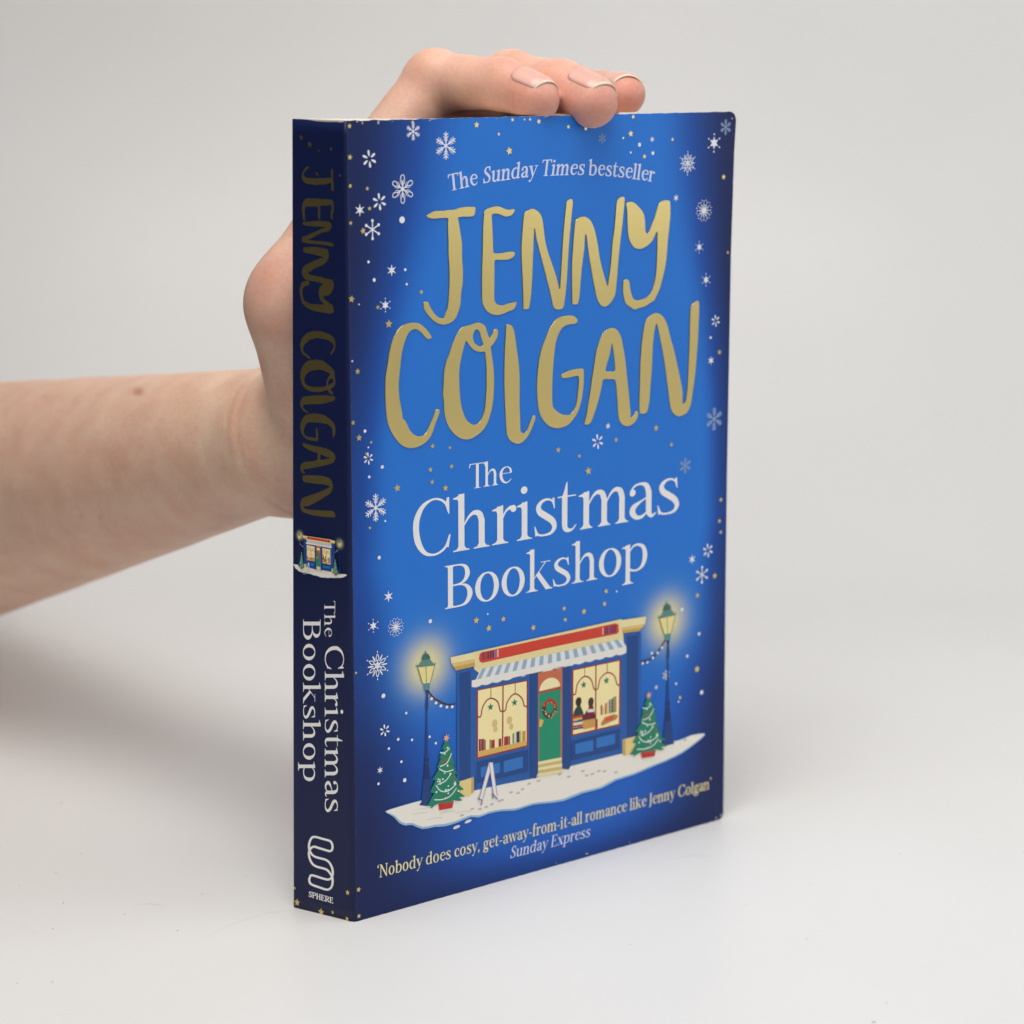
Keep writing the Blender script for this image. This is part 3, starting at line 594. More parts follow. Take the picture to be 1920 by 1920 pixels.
# the printed illustration ------------------------------------------------------
class Print:
    """layers of flat ink joined into one printed picture part (cover mm)"""
    def __init__(s, name): s.name = name; s.V = []; s.F = []; s.MI = []; s.M = []; s.k = 0; s.h = []
    def loops(s, lp, c):
        m = ink(*c)
        if m not in s.M: s.M.append(m)
        v, f = fill(lp); n = len(s.V); y = lift()
        s.V += [(a, -y, b) for a, b, _ in v]; s.F += [tuple(i+n for i in t) for t in f]; s.MI += [s.M.index(m)]*len(f)
    def poly(s, px, c, smooth=0):
        a = cov(px); s.loops([catmull(a, smooth) if smooth else a], c)
    def line(s, px, wpx, c, closed=False):         # brush line; width in px of the photo height
        a = cov(px); ws = np.asarray(wpx if np.ndim(wpx) else [wpx]*len(a), float)/6.6
        st = np.concatenate([a, ws[:, None]], 1)
        Q = catmull(st, 4, closed) if len(st) > 2 else st
        d = np.gradient(Q[:, :2], axis=0); d /= np.linalg.norm(d, axis=1)[:, None]+1e-9; nrm = np.stack([-d[:, 1], d[:, 0]], 1)*Q[:, 2:]/2
        if closed: s.loops([Q[:, :2]+nrm, (Q[:, :2]-nrm)], c)
        else: s.loops([np.concatenate([Q[:, :2]+nrm, (Q[:, :2]-nrm)[::-1]])], c)
    def spot(s, px, r, c, ry=None, n=10):
        a = cov([px])[0]; rz = (ry or r)/7.4; rx = r/6.6
        s.loops([np.array([(a[0]+rx*math.cos(t), a[1]+rz*math.sin(t)) for t in np.linspace(0, 2*math.pi, n, endpoint=False)])], c)
    def star(s, px, r, c, n=5, inner=.45):
        a = cov([px])[0]
        s.loops([np.array([(a[0]+rr/7*math.cos(t), a[1]+rr/7*math.sin(t)) for i in range(2*n) for t in [V2+i*math.pi/n] for rr in [r if i % 2 == 0 else r*inner]])], c)
    def done(s, parent=front):
        o = mesh_obj(s.name, s.V, s.F, s.M, parent, s.MI); s.obj = o; return o
def z4p(*p): return [tuple(a) for a in z4(*p)]
def zrp(*p): return [tuple(a) for a in zr(*p)]
PR = []
# snow bank
g = Print('printed_snowbank')
g.poly(z4p((90,1672),(180,1640),(320,1600),(450,1570),(600,1560),(780,1510),(1000,1460),(1230,1405),(1419,1360)) + zrp((190,1470),(400,1420),(620,1370),(900,1315),(1060,1280),(1150,1243),(1255,1230),(1240,1262),(1180,1312),(1080,1385),(950,1450),(850,1490),(700,1555),(560,1600),(450,1660),(300,1700),(150,1760),(0,1780)) + z4p((1250,1622),(1160,1650),(1100,1668),(1000,1672),(900,1692),(820,1722),(760,1718),(660,1760),(560,1790),(480,1795),(380,1812),(300,1780),(250,1785),(200,1765),(160,1720),(120,1695)), (150,190,225), 2)
g.poly(z4p((100,1673),(180,1645),(320,1605),(450,1575),(600,1565),(780,1515),(1000,1465),(1230,1410),(1419,1365)) + zrp((190,1475),(400,1425),(620,1375),(900,1320),(1060,1285),(1150,1248),(1248,1233),(1230,1260),(1170,1308),(1070,1378),(940,1442),(840,1480),(690,1545),(550,1588),(440,1648),(290,1686),(140,1745),(0,1765)) + z4p((1250,1608),(1160,1636),(1100,1652),(1000,1657),(900,1677),(820,1706),(755,1704),(655,1744),(555,1772),(480,1778),(385,1795),(305,1765),(252,1768),(208,1750),(170,1710),(130,1690)), (246,239,227), 2)
for a in ((740,1750),(650,1795)): g.poly(z4p((a[0]-28,a[1]+10),(a[0]-10,a[1]-8),(a[0]+22,a[1]-14),(a[0]+24,a[1]-2),(a[0]+4,a[1]+12),(a[0]-22,a[1]+18)), (225,228,232), 2)
for X, Y in ((770,1655),(830,1655),(880,1640),(925,1618),(985,1592),(1005,1585),(1075,1525),(1130,1530),(1165,1500),(1215,1458),(1290,1435),(690,1705)): g.spot(z4p((X,Y))[0], 4.6, (196,192,188), 2.2)
for X, Y in ((120,1550),(190,1570),(330,1560),(375,1548),(300,1525),(425,1525),(470,1527),(560,1535),(1100,1280)): g.spot(zrp((X,Y))[0], 4.8, (196,192,188), 2.3)
for X, Y in ((300,1700),(350,1660),(520,1690),(640,1690),(420,1740)): g.line(z4p((X,Y),(X+60,Y-14),(X+120,Y-18)), 1.2, (222,216,206))
g.done(); PR.append(g)
# street lamps
def lamp_print(T, far):
    g = Print('printed_street_lamp')
    blue = (22,62,128); dk = (16,44,104)
    g.poly([T(*p) for p in ((355,1625),(372,1600),(382,1500),(388,1420),(392,1400),(398,1300),(404,1210),(410,900),(404,850),(411,760),(398,722),(432,720),(424,760),(428,845),(420,900),(424,1210),(432,1300),(436,1400),(445,1440),(456,1590),(470,1622),(410,1632))], blue)
    g.poly([T(*p) for p in ((392,1400),(396,1330),(406,1300),(424,1300),(434,1330),(438,1400),(445,1420),(386,1425))], dk)
    g.poly([T(*p) for p in ((396,1260),(434,1260),(428,1290),(402,1290))], dk)
    g.poly([T(*p) for p in ((385,668),(440,662),(436,722),(394,726))], (86,146,152))
    g.poly([T(*p) for p in ((345,545),(475,532),(440,668),(384,674))], (243,226,150))
    for a, b in (((342,540),(384,676)), ((478,528),(441,668)), ((408,540),(412,672))): g.line([T(*a), T(*b)], 1.5, (108,140,118))
    g.poly([T(*p) for p in ((325,532),(345,548),(478,533),(488,508),(470,520),(448,492),(440,484),(442,468),(430,446),(412,436),(405,412),(398,438),(384,452),(374,476),(378,494),(356,528))], (98,140,132))
    g.poly([T(*p) for p in ((374,478),(384,452),(398,440),(412,438),(430,448),(440,470),(438,482),(378,492))], (58,108,104))
    g.done(); PR.append(g); return g
def T1(x, y): return tuple(z4((x, y))[0])
def T2(x, y):
    xx = 960 + (x-408)*0.93; yy = 195 + (y-415)*1.0 if y <= 720 else 500 + (y-720)*0.905
    return tuple(zr((xx - (0 if y < 720 else 0), yy - (x-408)*0.10))[0])
lamp_print(T1, False); lamp_print(T2, True)
g = Print('printed_light_garland')
g.line(z4p((425,730),(470,785),(540,825),(600,840),(640,830)), 2.4, (70,34,52)); g.line(zrp((945,500),(905,570),(850,635),(800,660),(752,668)), 2.4, (70,34,52))
for X, Y in ((452,792),(487,825),(525,848),(572,857),(613,855)): g.spot(z4p((X,Y))[0], 3.1, (240,238,230))
for X, Y in ((920,560),(885,600),(840,602),(848,640),(805,675),(768,683)): g.spot(zrp((X,Y))[0], 2.8, (240,238,230))
g.done(); PR.append(g)
# shop front
g = Print('printed_shop_front')
mid, dkb, ltb = (31,94,172), (22,70,138), (44,118,198)
g.poly(z4p((785,560)) + zrp((640,420),(640,1380),(190,1490)) + z4p((1265,1412),(795,1503)), mid)
g.poly(z4p((652,575),(792,540),(792,1402),(652,1442)), mid); g.poly(z4p((668,592),(758,572),(758,1408),(668,1436)), dkb)
g.poly(z4p((668,1440),(782,1404),(782,1525),(735,1560),(668,1545)), (236,212,140)); g.poly(z4p((762,1412),(784,1404),(784,1522),(762,1535)), (205,172,98))
g.poly(zrp((608,450),(756,440),(750,1250),(608,1278)), mid); g.poly(zrp((642,470),(734,455),(734,1248),(642,1270)), dkb)
g.poly(zrp((610,1278),(722,1250),(735,1350),(690,1390),(622,1406)), (236,212,140)); g.poly(zrp((610,1278),(634,1272),(634,1400),(622,1406),(610,1396)), (205,172,98))
g.poly(z4p((775,428)) + zrp((605,335),(620,520)) + z4p((835,600),(785,560)), (240,222,160))
g.poly(z4p((600,468),(775,430),(785,480),(606,516)), (243,228,172)); g.poly(z4p((606,516),(785,480),(790,508),(625,545)), (226,196,120)); g.poly(z4p((625,545),(790,508),(790,538),(642,572)), (204,166,88))
g.poly(zrp((598,345),(795,315),(788,372),(600,402)), (243,228,172)); g.poly(zrp((600,402),(788,372),(765,402),(606,425)), (226,196,120)); g.poly(zrp((606,425),(765,402),(742,430),(612,447)), (204,166,88))
g.poly(z4p((822,475),(828,440),(845,428),(1100,372)) + zrp((0,487),(300,425),(555,368),(578,378),(582,435),(565,452),(300,505),(0,568)) + z4p((1100,455),(850,512),(828,502)), (214,64,44))
for i in range(7): X = 850+i*19; g.poly(z4p((X,432-i*4),(X+12,430-i*4),(X+12,488-i*4),(X,491-i*4)), [(52,58,110),(150,60,60),(40,44,90),(90,40,60),(40,46,96),(120,120,170),(226,190,170)][i])
for i in range(7): X = 452+i*16; g.poly(zrp((X,402-i*3),(X+10,400-i*3),(X+10,458-i*3),(X,461-i*3)), [(226,180,170),(130,60,70),(40,44,90),(110,80,120),(50,54,110),(40,46,96),(90,40,70)][i])
# awning
tl, tr = np.array(z4p((838,560))[0]), np.array(zrp((598,492))[0]); bl, br = np.array(z4p((795,645))[0]), np.array(zrp((640,548))[0])
vl, vr = np.array(z4p((765,708))[0]), np.array(zrp((640,605))[0])
g.poly([tuple(tl), tuple(tr), tuple(br), tuple(bl)], (232,234,236))
nS = 17
for i in range(nS):
    a, b = (i+.15)/nS, (i+.62)/nS
    g.poly([tuple(tl+(tr-tl)*a), tuple(tl+(tr-tl)*b), tuple(bl+(br-bl)*b), tuple(bl+(br-bl)*a)], (156,180,200))
n = 15; low = []
for i in range(n*4+1):
    t = i/(n*4); p = vr + (vl-vr)*t; p = p + np.array([0, 2.6*abs(math.sin(math.pi*t*n)) - 2.0]); low.append(tuple(p))
g.poly([tuple(bl+[-7, 1]), tuple(br)] + low, (240,236,226))
# windows
def window(fr, gl, stile, arches, bars, stars):
    g.poly(fr, (158,44,34)); g.poly(gl, (255,238,176))
    for b in bars: g.line(b, 1.6, (158,60,40))
    g.line(stile, 3.0, (158,44,34))
    for a in arches: g.line(a, 2.6, (158,44,34))
    for s in stars: g.star(s, 7.6, (30,122,92))
window(z4p((803,722),(1207,642),(1207,1165),(803,1267)), z4p((815,728),(1195,655),(1195,1156),(815,1250)), z4p((1010,690),(1006,1210)),
       [z4p((815,932),(835,930),(850,860),(885,802),(928,790),(970,820),(988,885),(1010,890)), z4p((1010,890),(1030,880),(1042,820),(1078,768),(1115,755),(1158,790),(1176,846),(1196,852))],
       [z4p((915,710),(915,788)), z4p((1105,672),(1105,754))], z4p((912,857),(1100,822)))
g.poly(z4p((817,1205),(1194,1120),(1194,1156),(817,1250)), (224,180,96))
for i, (X, wd, h, c) in enumerate(((820,16,130,(120,40,70)),(838,24,125,(160,40,50)),(864,10,110,(60,60,90)),(905,10,100,(120,140,60)),(917,28,90,(170,40,50)),(975,22,85,(150,40,40)),(1018,34,95,(170,44,50)),(1054,10,90,(90,40,60)),(1085,10,110,(60,110,110)),(1098,10,115,(225,215,190)),(1114,26,120,(40,60,90)),(1142,10,120,(215,190,80)),(1160,26,110,(200,160,70)))):
    b = 1204-(X-817)*0.225; g.poly(z4p((X,b),(X+wd,b-wd*.22),(X+wd,b-wd*.22-h*.72),(X,b-h*.72)), c)
for cx, cy, r in ((945,985,26),(950,1030,20),(1060,960,26),(1075,1010,20)): g.spot(z4p((cx,cy))[0], r/4.2, (226,196,128), r/3.2)
window(zrp((213,730),(597,648),(592,1166),(208,1252)), zrp((225,738),(584,662),(580,1156),(222,1238)), zrp((401,690),(398,1198)),
       [zrp((222,925),(242,920),(252,855),(290,797),(330,785),(366,815),(386,882),(404,885)), zrp((404,885),(418,876),(432,808),(468,766),(505,755),(546,782),(566,846),(584,852))],
       [zrp((313,712),(313,782)), zrp((489,676),(489,754))], zrp((305,850),(483,817)))
g.poly(zrp((226,1118),(232,1052),(252,1020),(258,995),(278,995),(282,1020),(300,1060),(306,1118)), (38,66,60), 2); g.spot(zrp((265,982))[0], 7.2, (40,32,30), 9.5)
g.poly(zrp((296,1130),(318,1068),(342,1035),(348,1005),(376,1005),(384,1040),(398,1105),(398,1130)), (108,30,50), 2); g.spot(zrp((362,984))[0], 6.8, (74,46,36), 9.5); g.poly(zrp((335,1042),(382,1038),(384,1062),(334,1066)), (235,228,215))
for i, c in enumerate(((205,60,50),(232,190,70),(70,90,140),(235,225,200),(180,60,50),(40,60,110))): y = 1098+i*18; g.poly(zrp((222,y),(292+i*2,y-14),(292+i*2,y+2),(222,y+15)), c)
g.poly(zrp((296,1130),(396,1112),(396,1180),(300,1200)), (214,160,84))
for i, (X, h, c) in enumerate(((438,76,(150,60,40)),(455,60,(225,200,120)),(472,84,(190,70,60)),(486,90,(226,200,150)),(503,106,(60,80,110)),(520,110,(36,52,90)),(534,120,(90,140,90)),(548,124,(200,120,60)))): g.poly(zrp((X,1085-i*3),(X+12,1083-i*3),(X+12,1083-i*3-h),(X,1085-i*3-h)), c)
g.poly(zrp((440,1150),(470,1105),(540,1080),(575,1088),(560,1120),(445,1172)), (190,140,80)); g.poly(zrp((470,1106),(535,1092),(540,1120),(472,1142)), (222,88,50))
g.poly(zrp((398,1120),(414,1116),(414,1190),(398,1196)), (170,50,40))
# stall risers under the windows
g.poly(z4p((808,1290),(1207,1192),(1207,1362),(808,1452)), dkb)
for pn in (z4p((835,1330),(985,1290),(985,1368),(835,1408)), z4p((1015,1280),(1165,1243),(1165,1330),(1015,1370))): g.poly(pn, ltb)
g.poly(zrp((210,1292),(590,1195),(588,1350),(210,1440)), dkb)
for pn in (zrp((240,1312),(380,1280),(380,1366),(240,1390)), zrp((405,1266),(550,1232),(550,1310),(405,1346))): g.poly(pn, ltb)
# door bay
def px(*p): return list(p)
g.poly(px((1006,1262),(1053,1252),(1053,1424),(1006,1432)), (206,112,74)); g.poly(px((1009,1299),(1050,1291),(1050,1420),(1009,1428)), (22,146,110))
fan = [(1029.5+19.5*math.cos(t), 1291.5-21*math.sin(t)-4*math.cos(t)) for t in np.linspace(math.pi, 0, 14)]
g.poly(fan + [(1049,1286.5),(1010,1295.5)], (250,236,184)); g.line([(1008,1299),(1051,1289.5)], 3.4, (170,70,48))
for i, c in enumerate(((244,230,178),(214,186,118),(244,230,178),(214,186,118),(240,224,166))):
    y = 1428+i*5.6; g.poly(px((1007-i*.9,y),(1051.5+i*.5,y-8.6),(1051.5+i*.5,y-2.6),(1007-i*.9,y+6)), c)
g.poly(z4p((1226,600),(1284,588),(1284,1370),(1266,1416),(1222,1402)), dkb); g.poly(zrp((138,715),(204,700),(204,1480),(188,1512),(136,1506)), dkb)
ringo = [(1029.6+15*math.cos(t), 1328-19*math.sin(t)-2*math.cos(t)) for t in np.linspace(0, 2*math.pi, 22, endpoint=False)]
ringi = [(1029.6+7.2*math.cos(t), 1327-10*math.sin(t)-1*math.cos(t)) for t in np.linspace(0, 2*math.pi, 18, endpoint=False)]
g.loops([cov(ringo), cov(ringi)], (70,52,36))
top_ = [p for p in ringo if p[1] < 1326]; g.poly(sorted([p for p in ringo if p[1] < 1327], key=lambda p: p[0]) + sorted([p for p in ringi if p[1] < 1327], key=lambda p: -p[0]), (168,66,40))
for k in range(26): t = random.uniform(math.pi, 2*math.pi); r = random.uniform(9, 14); g.spot((1029.6+r*math.cos(t), 1328-1.3*r*math.sin(t)), 1.1, (236,220,170), n=6)
for k in range(8): t = random.uniform(0, math.pi); r = random.uniform(9, 14); g.spot((1029.6+r*math.cos(t), 1328-1.3*r*math.sin(t)), 1.0, (236,190,120), n=6)
g.poly(px((1010,1347),(1018,1350),(1014,1362),(1009,1362)), (226,186,90))
g.done(); PR.append(g)
# signboard
g = Print('printed_signboard')
for a, b in (((912,1292),(832,1590)), ((914,1292),(950,1560))):
    g.line(z4p(a, b), 9.0, (150,138,164)); g.line(z4p(a, b), 6.4, (240,236,236))
g.line(z4p((812,1572),(845,1590),(835,1625)), 2.4, (140,130,155)); g.line(z4p((925,1530),(950,1560),(966,1580)), 2.4, (140,130,155)); g.line(z4p((925,1530),(930,1575)), 2.2, (140,130,155))
g.done(); PR.append(g)
# trees
TREE = [(565,1118),(545,1150),(528,1182),(546,1186),(508,1250),(522,1256),(492,1332),(508,1340),(456,1422),(482,1432),(436,1522),(468,1532),(414,1632),(450,1630),(440,1652),(480,1622),(510,1608),(560,1596),(620,1582),(650,1590),(692,1588),(664,1562),(714,1556),(652,1512),(702,1500),(648,1452),(674,1450),(626,1382),(652,1376),(612,1302),(632,1300),(600,1222),(614,1214),(588,1150)]
GAR = [((515,1212),(552,1214),(590,1178)),((515,1322),(570,1292),(606,1218)),((508,1340),(560,1362),(616,1348)),((498,1462),(560,1432),(604,1372)),((484,1468),(520,1512),(580,1512),(642,1458)),((470,1582),(540,1578),(600,1548),(645,1488))]
def tree_print(T):
    g = Print('printed_christmas_tree')
    g.poly([T(*p) for p in ((502,1600),(624,1586),(612,1645),(510,1664))], (200,44,36))
    g.poly([T(*p) for p in TREE], (20,132,100))
    for k in range(9): X = 505+k*13; g.poly([T(*p) for p in ((X,1590),(X+12,1588),(X+5,1618))], (20,132,100))
    for L_ in GAR: g.line([T(*p) for p in L_], 1.9, (226,240,228))
    rnd = random.Random(3)
    for k in range(34):
        y = rnd.uniform(1170, 1570); hw = (y-1120)*0.22; x = 565 + rnd.uniform(-hw, hw)*1.1
        g.spot(T(x, y), 1.7 if k % 3 else 2.1, (232,242,236) if k % 4 else (176,52,40), n=7)
    g.star(T(565, 1098), 8.6, (240,184,130), 7, .35)
    g.done(); PR.append(g)
tree_print(lambda x, y: tuple(z4((x, y))[0]))
tree_print(lambda x, y: tuple(zr((812+(x-565)*.97, 950+(y-1120)*.872))[0]))

# ------------------------------------------------------------------ print on the spine
eT = (BT+BB)/2*[1, 1, 0]; eT = eT/np.linalg.norm(eT); SN = np.array([-eT[1], eT[0], 0.0])
if SN[0] > 0: SN = -SN
SL = [0.02]
def spine_map(u, v):
    SL[0] += 0.0012
    return spine_pt(u, v) + SN*SL[0]
def spine_shape(name, loops_uv, m, parent=spine):
    v, f = fill([l*[20.0, 1.0] for l in loops_uv])              # keep the fill roughly square
    Vw = spine_map(v[:, 0]/20.0, v[:, 1])
    return mesh_obj(name, Vw, f, m, parent)
# gold name, letters turned to read downwards
sp_rows = [(312,358),(372,414),(414,462),(463,536),(526,588),(621,673),(674,740),(741,775),(775,827),(830,888),(891,970)]
for lp, (ya, yb) in zip(FOILMM, sp_rows):
    a = np.concatenate(lp); lo, hi = a.min(0), a.max(0)
    xb, xt = (566, 626) if yb < 600 else (563, 629)
    if ya == 526: xb = 562
    loops = [spi(np.stack([xb + (l[:, 1]-lo[1])/(hi[1]-lo[1])*(xt-xb), ya + (l[:, 0]-lo[0])/(hi[0]-lo[0])*(yb-ya)], 1)) for l in lp]
    spine_shape('foil_letter', loops, M_foil)
def spine_text(text, xbase, xasc, y0, y1, m=WHITE, bold=-0.2):
    adv = sum(G[c][0] for c in text); k = (y1-y0)/adv; y = y0
    for c in text:
        lp = glyph(c, bold)
        if lp: spine_shape('title_letter', [spi(np.stack([xbase + l[:, 1]/100*(xasc-xbase), y + l[:, 0]*k], 1)) for l in lp], m)
        y += G[c][0]*k
spine_text('The', 608.5, 629.0, 1126, 1195)
spine_text('Christmas', 609.2, 645.5, 1207, 1525)
spine_text('Bookshop', 568.6, 602.0, 1159, 1468)
# emblem: interlaced rounded bands, and the imprint line below
ze = zoom(540, 1540, 9.6)
emb = [(760,535),(800,500),(800,420),(760,355),(640,318),(480,278),(420,310),(385,400),(385,500),(430,590),(500,640),(600,668),(690,695),(760,760),(805,870),(800,990),(740,1045),(640,1030),(440,970),(400,1000),(385,1060),(420,1130),(560,1185),(700,1228),(770,1200),(803,1120),(800,1010),(750,920),(680,860),(520,815),(440,760),(390,660),(380,560),(410,490),(470,455),(560,480),(700,522)]
pe = ze(*emb)
lp = pen([('R', [(x, -y, 40/9.6) for x, y in pe])], 0.35)
spine_shape('imprint_emblem', [spi(np.stack([l[:, 0], -l[:, 1]], 1)) for l in lp], WHITE)
x0, y0, x1, y1 = 578.8, 1681.0, 625.4, 1694.0; adv = sum(G[c][0] for c in 'SPHERE'); loops = []; x = 0
for c in 'SPHERE':
    for l in glyph(c, 3.0):
        t = (x + l[:, 0])/adv
        loops.append(spi(np.stack([x0 + (x1-x0)*t, y0 + (y1-y0)*t - l[:, 1]/100*10.6], 1)))
    x += G[c][0]
spine_shape('imprint_word', loops, WHITE)
def spine_star(x, y, h, kind=STAR5):
    lp = pen(kind, 2.0); sx = 0.62
    spine_shape('gold_star', [spi(np.stack([x + l[:, 0]/100*h*sx*1.2, y - l[:, 1]/100*h + l[:, 0]/100*h*.17], 1)) for l in lp], M_foil)
for X, Y, H in ((552.5,1665,7),(557.5,1692,15),(602.5,1710,16),(624,1710.5,8),(652,1673.5,11),(651,1722.5,10),(565,258,12),(581,271,14),(598,282,6),(621,279,9),(595,326,9),(638,329,8)): spine_star(X, Y, H)
# small copy of the shop picture on the spine
zs = zoom(540, 970, 14.769)
A_ = cov(z4p((90,1672)) + zrp((1255,1230)) + [(1020,1180)] + z4p((380,1812)))
src = np.array([A_[0, 0], A_[1, 0]]); sz = 0.17
g2V, g2F, g2MI, g2M = [], [], [], []
for g in PR:
    V = np.array(g.V); n = len(g2V)
    off = {}
    uu = np.interp(V[:, 0], [src[0], src[1]], [0.965, 0.04])
    zz = 89.0 + (V[:, 2]-A_[0, 1])*0.213
    Pw = spine_pt(uu, zz) + SN*(0.02 + (-V[:, 1])[:, None]*1.2)
    mids = []
    for m in g.M:
        if m not in g2M: g2M.append(m)
        mids.append(g2M.index(m))
    g2V += list(Pw); g2F += [tuple(i+n for i in f) for f in g.F]; g2MI += [mids[i] for i in g.MI]
for lamp_ in (LAMP1, LAMP2):
    uu = np.interp(lamp_[0], [src[0], src[1]], [0.965, 0.04]); zz = 89.0 + (lamp_[1]-A_[0, 1])*0.213; n = len(g2V)
    for rr, c in ((1.75, (40,46,82)), (1.55, (66,68,88)), (1.3, (104,100,98)), (1.05, (150,142,110)), (0.8, (196,184,126)), (0.5, (232,220,160))):
        n = len(g2V); t = np.linspace(0, 2*math.pi, 16, endpoint=False)
        if ink(*c) not in g2M: g2M.append(ink(*c))
        g2V += list(spine_pt(uu + rr*np.cos(t)/20.0, zz + rr*np.sin(t)) + SN*(0.024-rr*0.004)); g2F.append(tuple(range(n, n+16))); g2MI.append(g2M.index(ink(*c)))
mesh_obj('printed_shop_front', g2V, g2F, g2M, spine, g2MI)

# ------------------------------------------------------------------ the person: a bare forearm and hand steadying the book
def at_d(px_, py_, D): return CAM + (np.array([(px_-960)/F_PX, -(py_-960)/F_PX, -1.0])*D) @ RM.T
def oy(px_, py_, y): return on_y(np.array(px_), np.array(py_), y)
def smin(a, b, k):
    h = np.clip(0.5 + 0.5*(b-a)/k, 0, 1); return b + (a-b)*h - k*h*(1-h)
def cone(Q, a, b, ra, rb):
    a = np.asarray(a, float); b = np.asarray(b, float); e = b-a
    t = np.clip(((Q-a) @ e)/(e @ e), 0, 1)
    return np.sqrt((((Q-a) - t[:, None]*e)**2).sum(1)) - (ra + (rb-ra)*t)
def ball(Q, c, r, sc=(1, 1, 1)):
    s = np.asarray(sc, float); return (np.sqrt((((Q-np.asarray(c))/s)**2).sum(1)) - r)*s.min()
FA = [oy(1006,183,3.4), oy(944,158,15), oy(815,152,36), np.array([34.5,43,178.0])]
FB = [oy(1112,189,-2.2), oy(1054,164,9), oy(958,159,32), np.array([53,43,184.0])]
FC = [oy(1170,177,8), oy(1128,178,24), oy(1086,183,42), np.array([72,46,184.0])]
FI = [np.array([127,27.5,178.0]), np.array([119,30,184.0]), np.array([104,37,186.0]), np.array([90,49,176.0])]
TH = [np.array([104,29,128.0]), np.array([92,32,128.0]), np.array([66,38,130.0]), np.array([46,48,126.0])]
RA, RB, RC = (5.7, 6.4, 8.0, 9.6), (6.2, 6.9, 8.8, 10.2), (5.6, 6.2, 8.0, 10.4)
WR = at_d(528, 820, 652); EL = at_d(-260, 982, 850); EL2 = at_d(-420, 1020, 905)
def chain(Q, J, R, k=2.2):
    d = cone(Q, J[0], J[1], R[0], R[1])
    d = smin(d, cone(Q, J[1], J[2], R[1], (R[1]+R[2])/2 + .3), k)
    d = smin(d, ball(Q, J[2], R[2]), 2.0)
    return smin(d, cone(Q, J[2], J[3], R[2]-.3, R[3]), k)
UA, UB, UC = (0.26, -0.25, 1), (0.34, -0.25, 1), (0.1, 0.15, 1)
def skin_sdf(Q):
    a, b, c = chain(Q, FA, RA), chain(Q, FB, RB), chain(Q, FC, RC)
    a = smin(a, ball(Q, FA[0]+[0.2, 0.4, -0.8], 5.3), 1.5); b = smin(b, ball(Q, FB[0]+[0, 0.6, -1.0], 5.8), 1.5)
    i = chain(Q, FI, (6.2, 7.2, 8.4, 10.2)); t = chain(Q, TH, (7.0, 8.5, 9.5, 12.0))
    f = smin(smin(smin(a, b, 2.4), c, 2.0), i, 1.6)
    wc = np.array([34, 53, 117.0])
    p = cone(Q, wc, FA[3], 15, 10.5)
    for J, r in ((FB, 11.5), (FC, 11.5), (FI, 11)): p = smin(p, cone(Q, wc, J[3], 15, r), 8)
    p = smin(p, cone(Q, oy(570, 574, 39), oy(596, 705, 43), 14.4, 14.0), 7)       # heel of the hand, little-finger side
    p = smin(p, cone(Q, oy(573, 560, 39), FA[3], 13.6, 10.2), 6)
    p = smin(p, ball(Q, (52, 45, 132), 15), 9)
    d = smin(f, p, 5.0); d = smin(d, t, 5.0)
    arm = cone(Q, WR, EL, 19.0, 48.0); arm = smin(arm, cone(Q, EL, EL2, 48.0, 47.0), 6)
    arm = smin(arm, cone(Q, WR + [4, -8, -1], wc + [0, 4, 2], 18.3, 15.5), 12)
    d = smin(d, arm, 4.5)
    # nail beds, wrist creases and a little unevenness
    for J, up in ((FA, UA), (FB, UB), (FC, UC)):
        ax = J[0]-J[1]; ax = ax/np.linalg.norm(ax); nn = np.asarray(up)-ax*(np.asarray(up) @ ax); nn = nn/np.linalg.norm(nn); sd = np.cross(ax, nn)
        q = Q-J[0]; tt = q @ ax; th = np.abs(np.arctan2(q @ sd, q @ nn))
        m_ = np.clip((1.2-th)*6/0.7, 0, 1)*np.clip((tt+7.6)/0.7, 0, 1)*np.clip((9-tt)/2, 0, 1)
        d = d + 0.10*m_
    aw = (WR-EL)/np.linalg.norm(WR-EL); ta = (Q-WR) @ aw
    for t0_, dep in ((3.0, .22), (7.0, .34), (-9.0, .10)):
        d = d + dep*np.exp(-((ta - t0_ + 0.05*(Q[:, 2]-110))/0.9)**2)
    d = d + 0.12*np.sin(Q[:, 0]*.19+Q[:, 2]*.11)*np.sin(Q[:, 1]*.15+1)*np.sin(Q[:, 2]*.21+2)
    # the book is solid: flesh flattens against it
    q = np.abs(Q - [65.0, 10.3, 99.0]) - [68.5, 10.45, 99.05]
    bx = np.sqrt((np.maximum(q, 0)**2).sum(1)) + np.minimum(q.max(1), 0)
    return np.maximum(d, 0.12 - bx)
h = 0.85
lo = np.array([-90, -14, -2.0]); hi = np.array([142, 420, 224.0])
n3_ = np.ceil((hi-lo)/h).astype(int); B8 = 8; nb = np.ceil(n3_/B8).astype(int); n3_ = nb*B8
gc = np.stack(np.meshgrid(*[lo[i] + (np.arange(nb[i])+.5)*B8*h for i in range(3)], indexing='ij'), -1).reshape(-1, 3)
dc = skin_sdf(gc); D = np.repeat(np.repeat(np.repeat(dc.reshape(nb), B8, 0), B8, 1), B8, 2).astype(np.float32)
act = np.argwhere(np.abs(dc.reshape(nb)) < B8*h*1.1)
loc = np.stack(np.meshgrid(*[np.arange(B8)]*3, indexing='ij'), -1).reshape(-1, 3)
for s in range(0, len(act), 600):
    ii = (act[s:s+600, None, :]*B8 + loc[None]).reshape(-1, 3)
    D[ii[:, 0], ii[:, 1], ii[:, 2]] = skin_sdf(lo + ii*h)
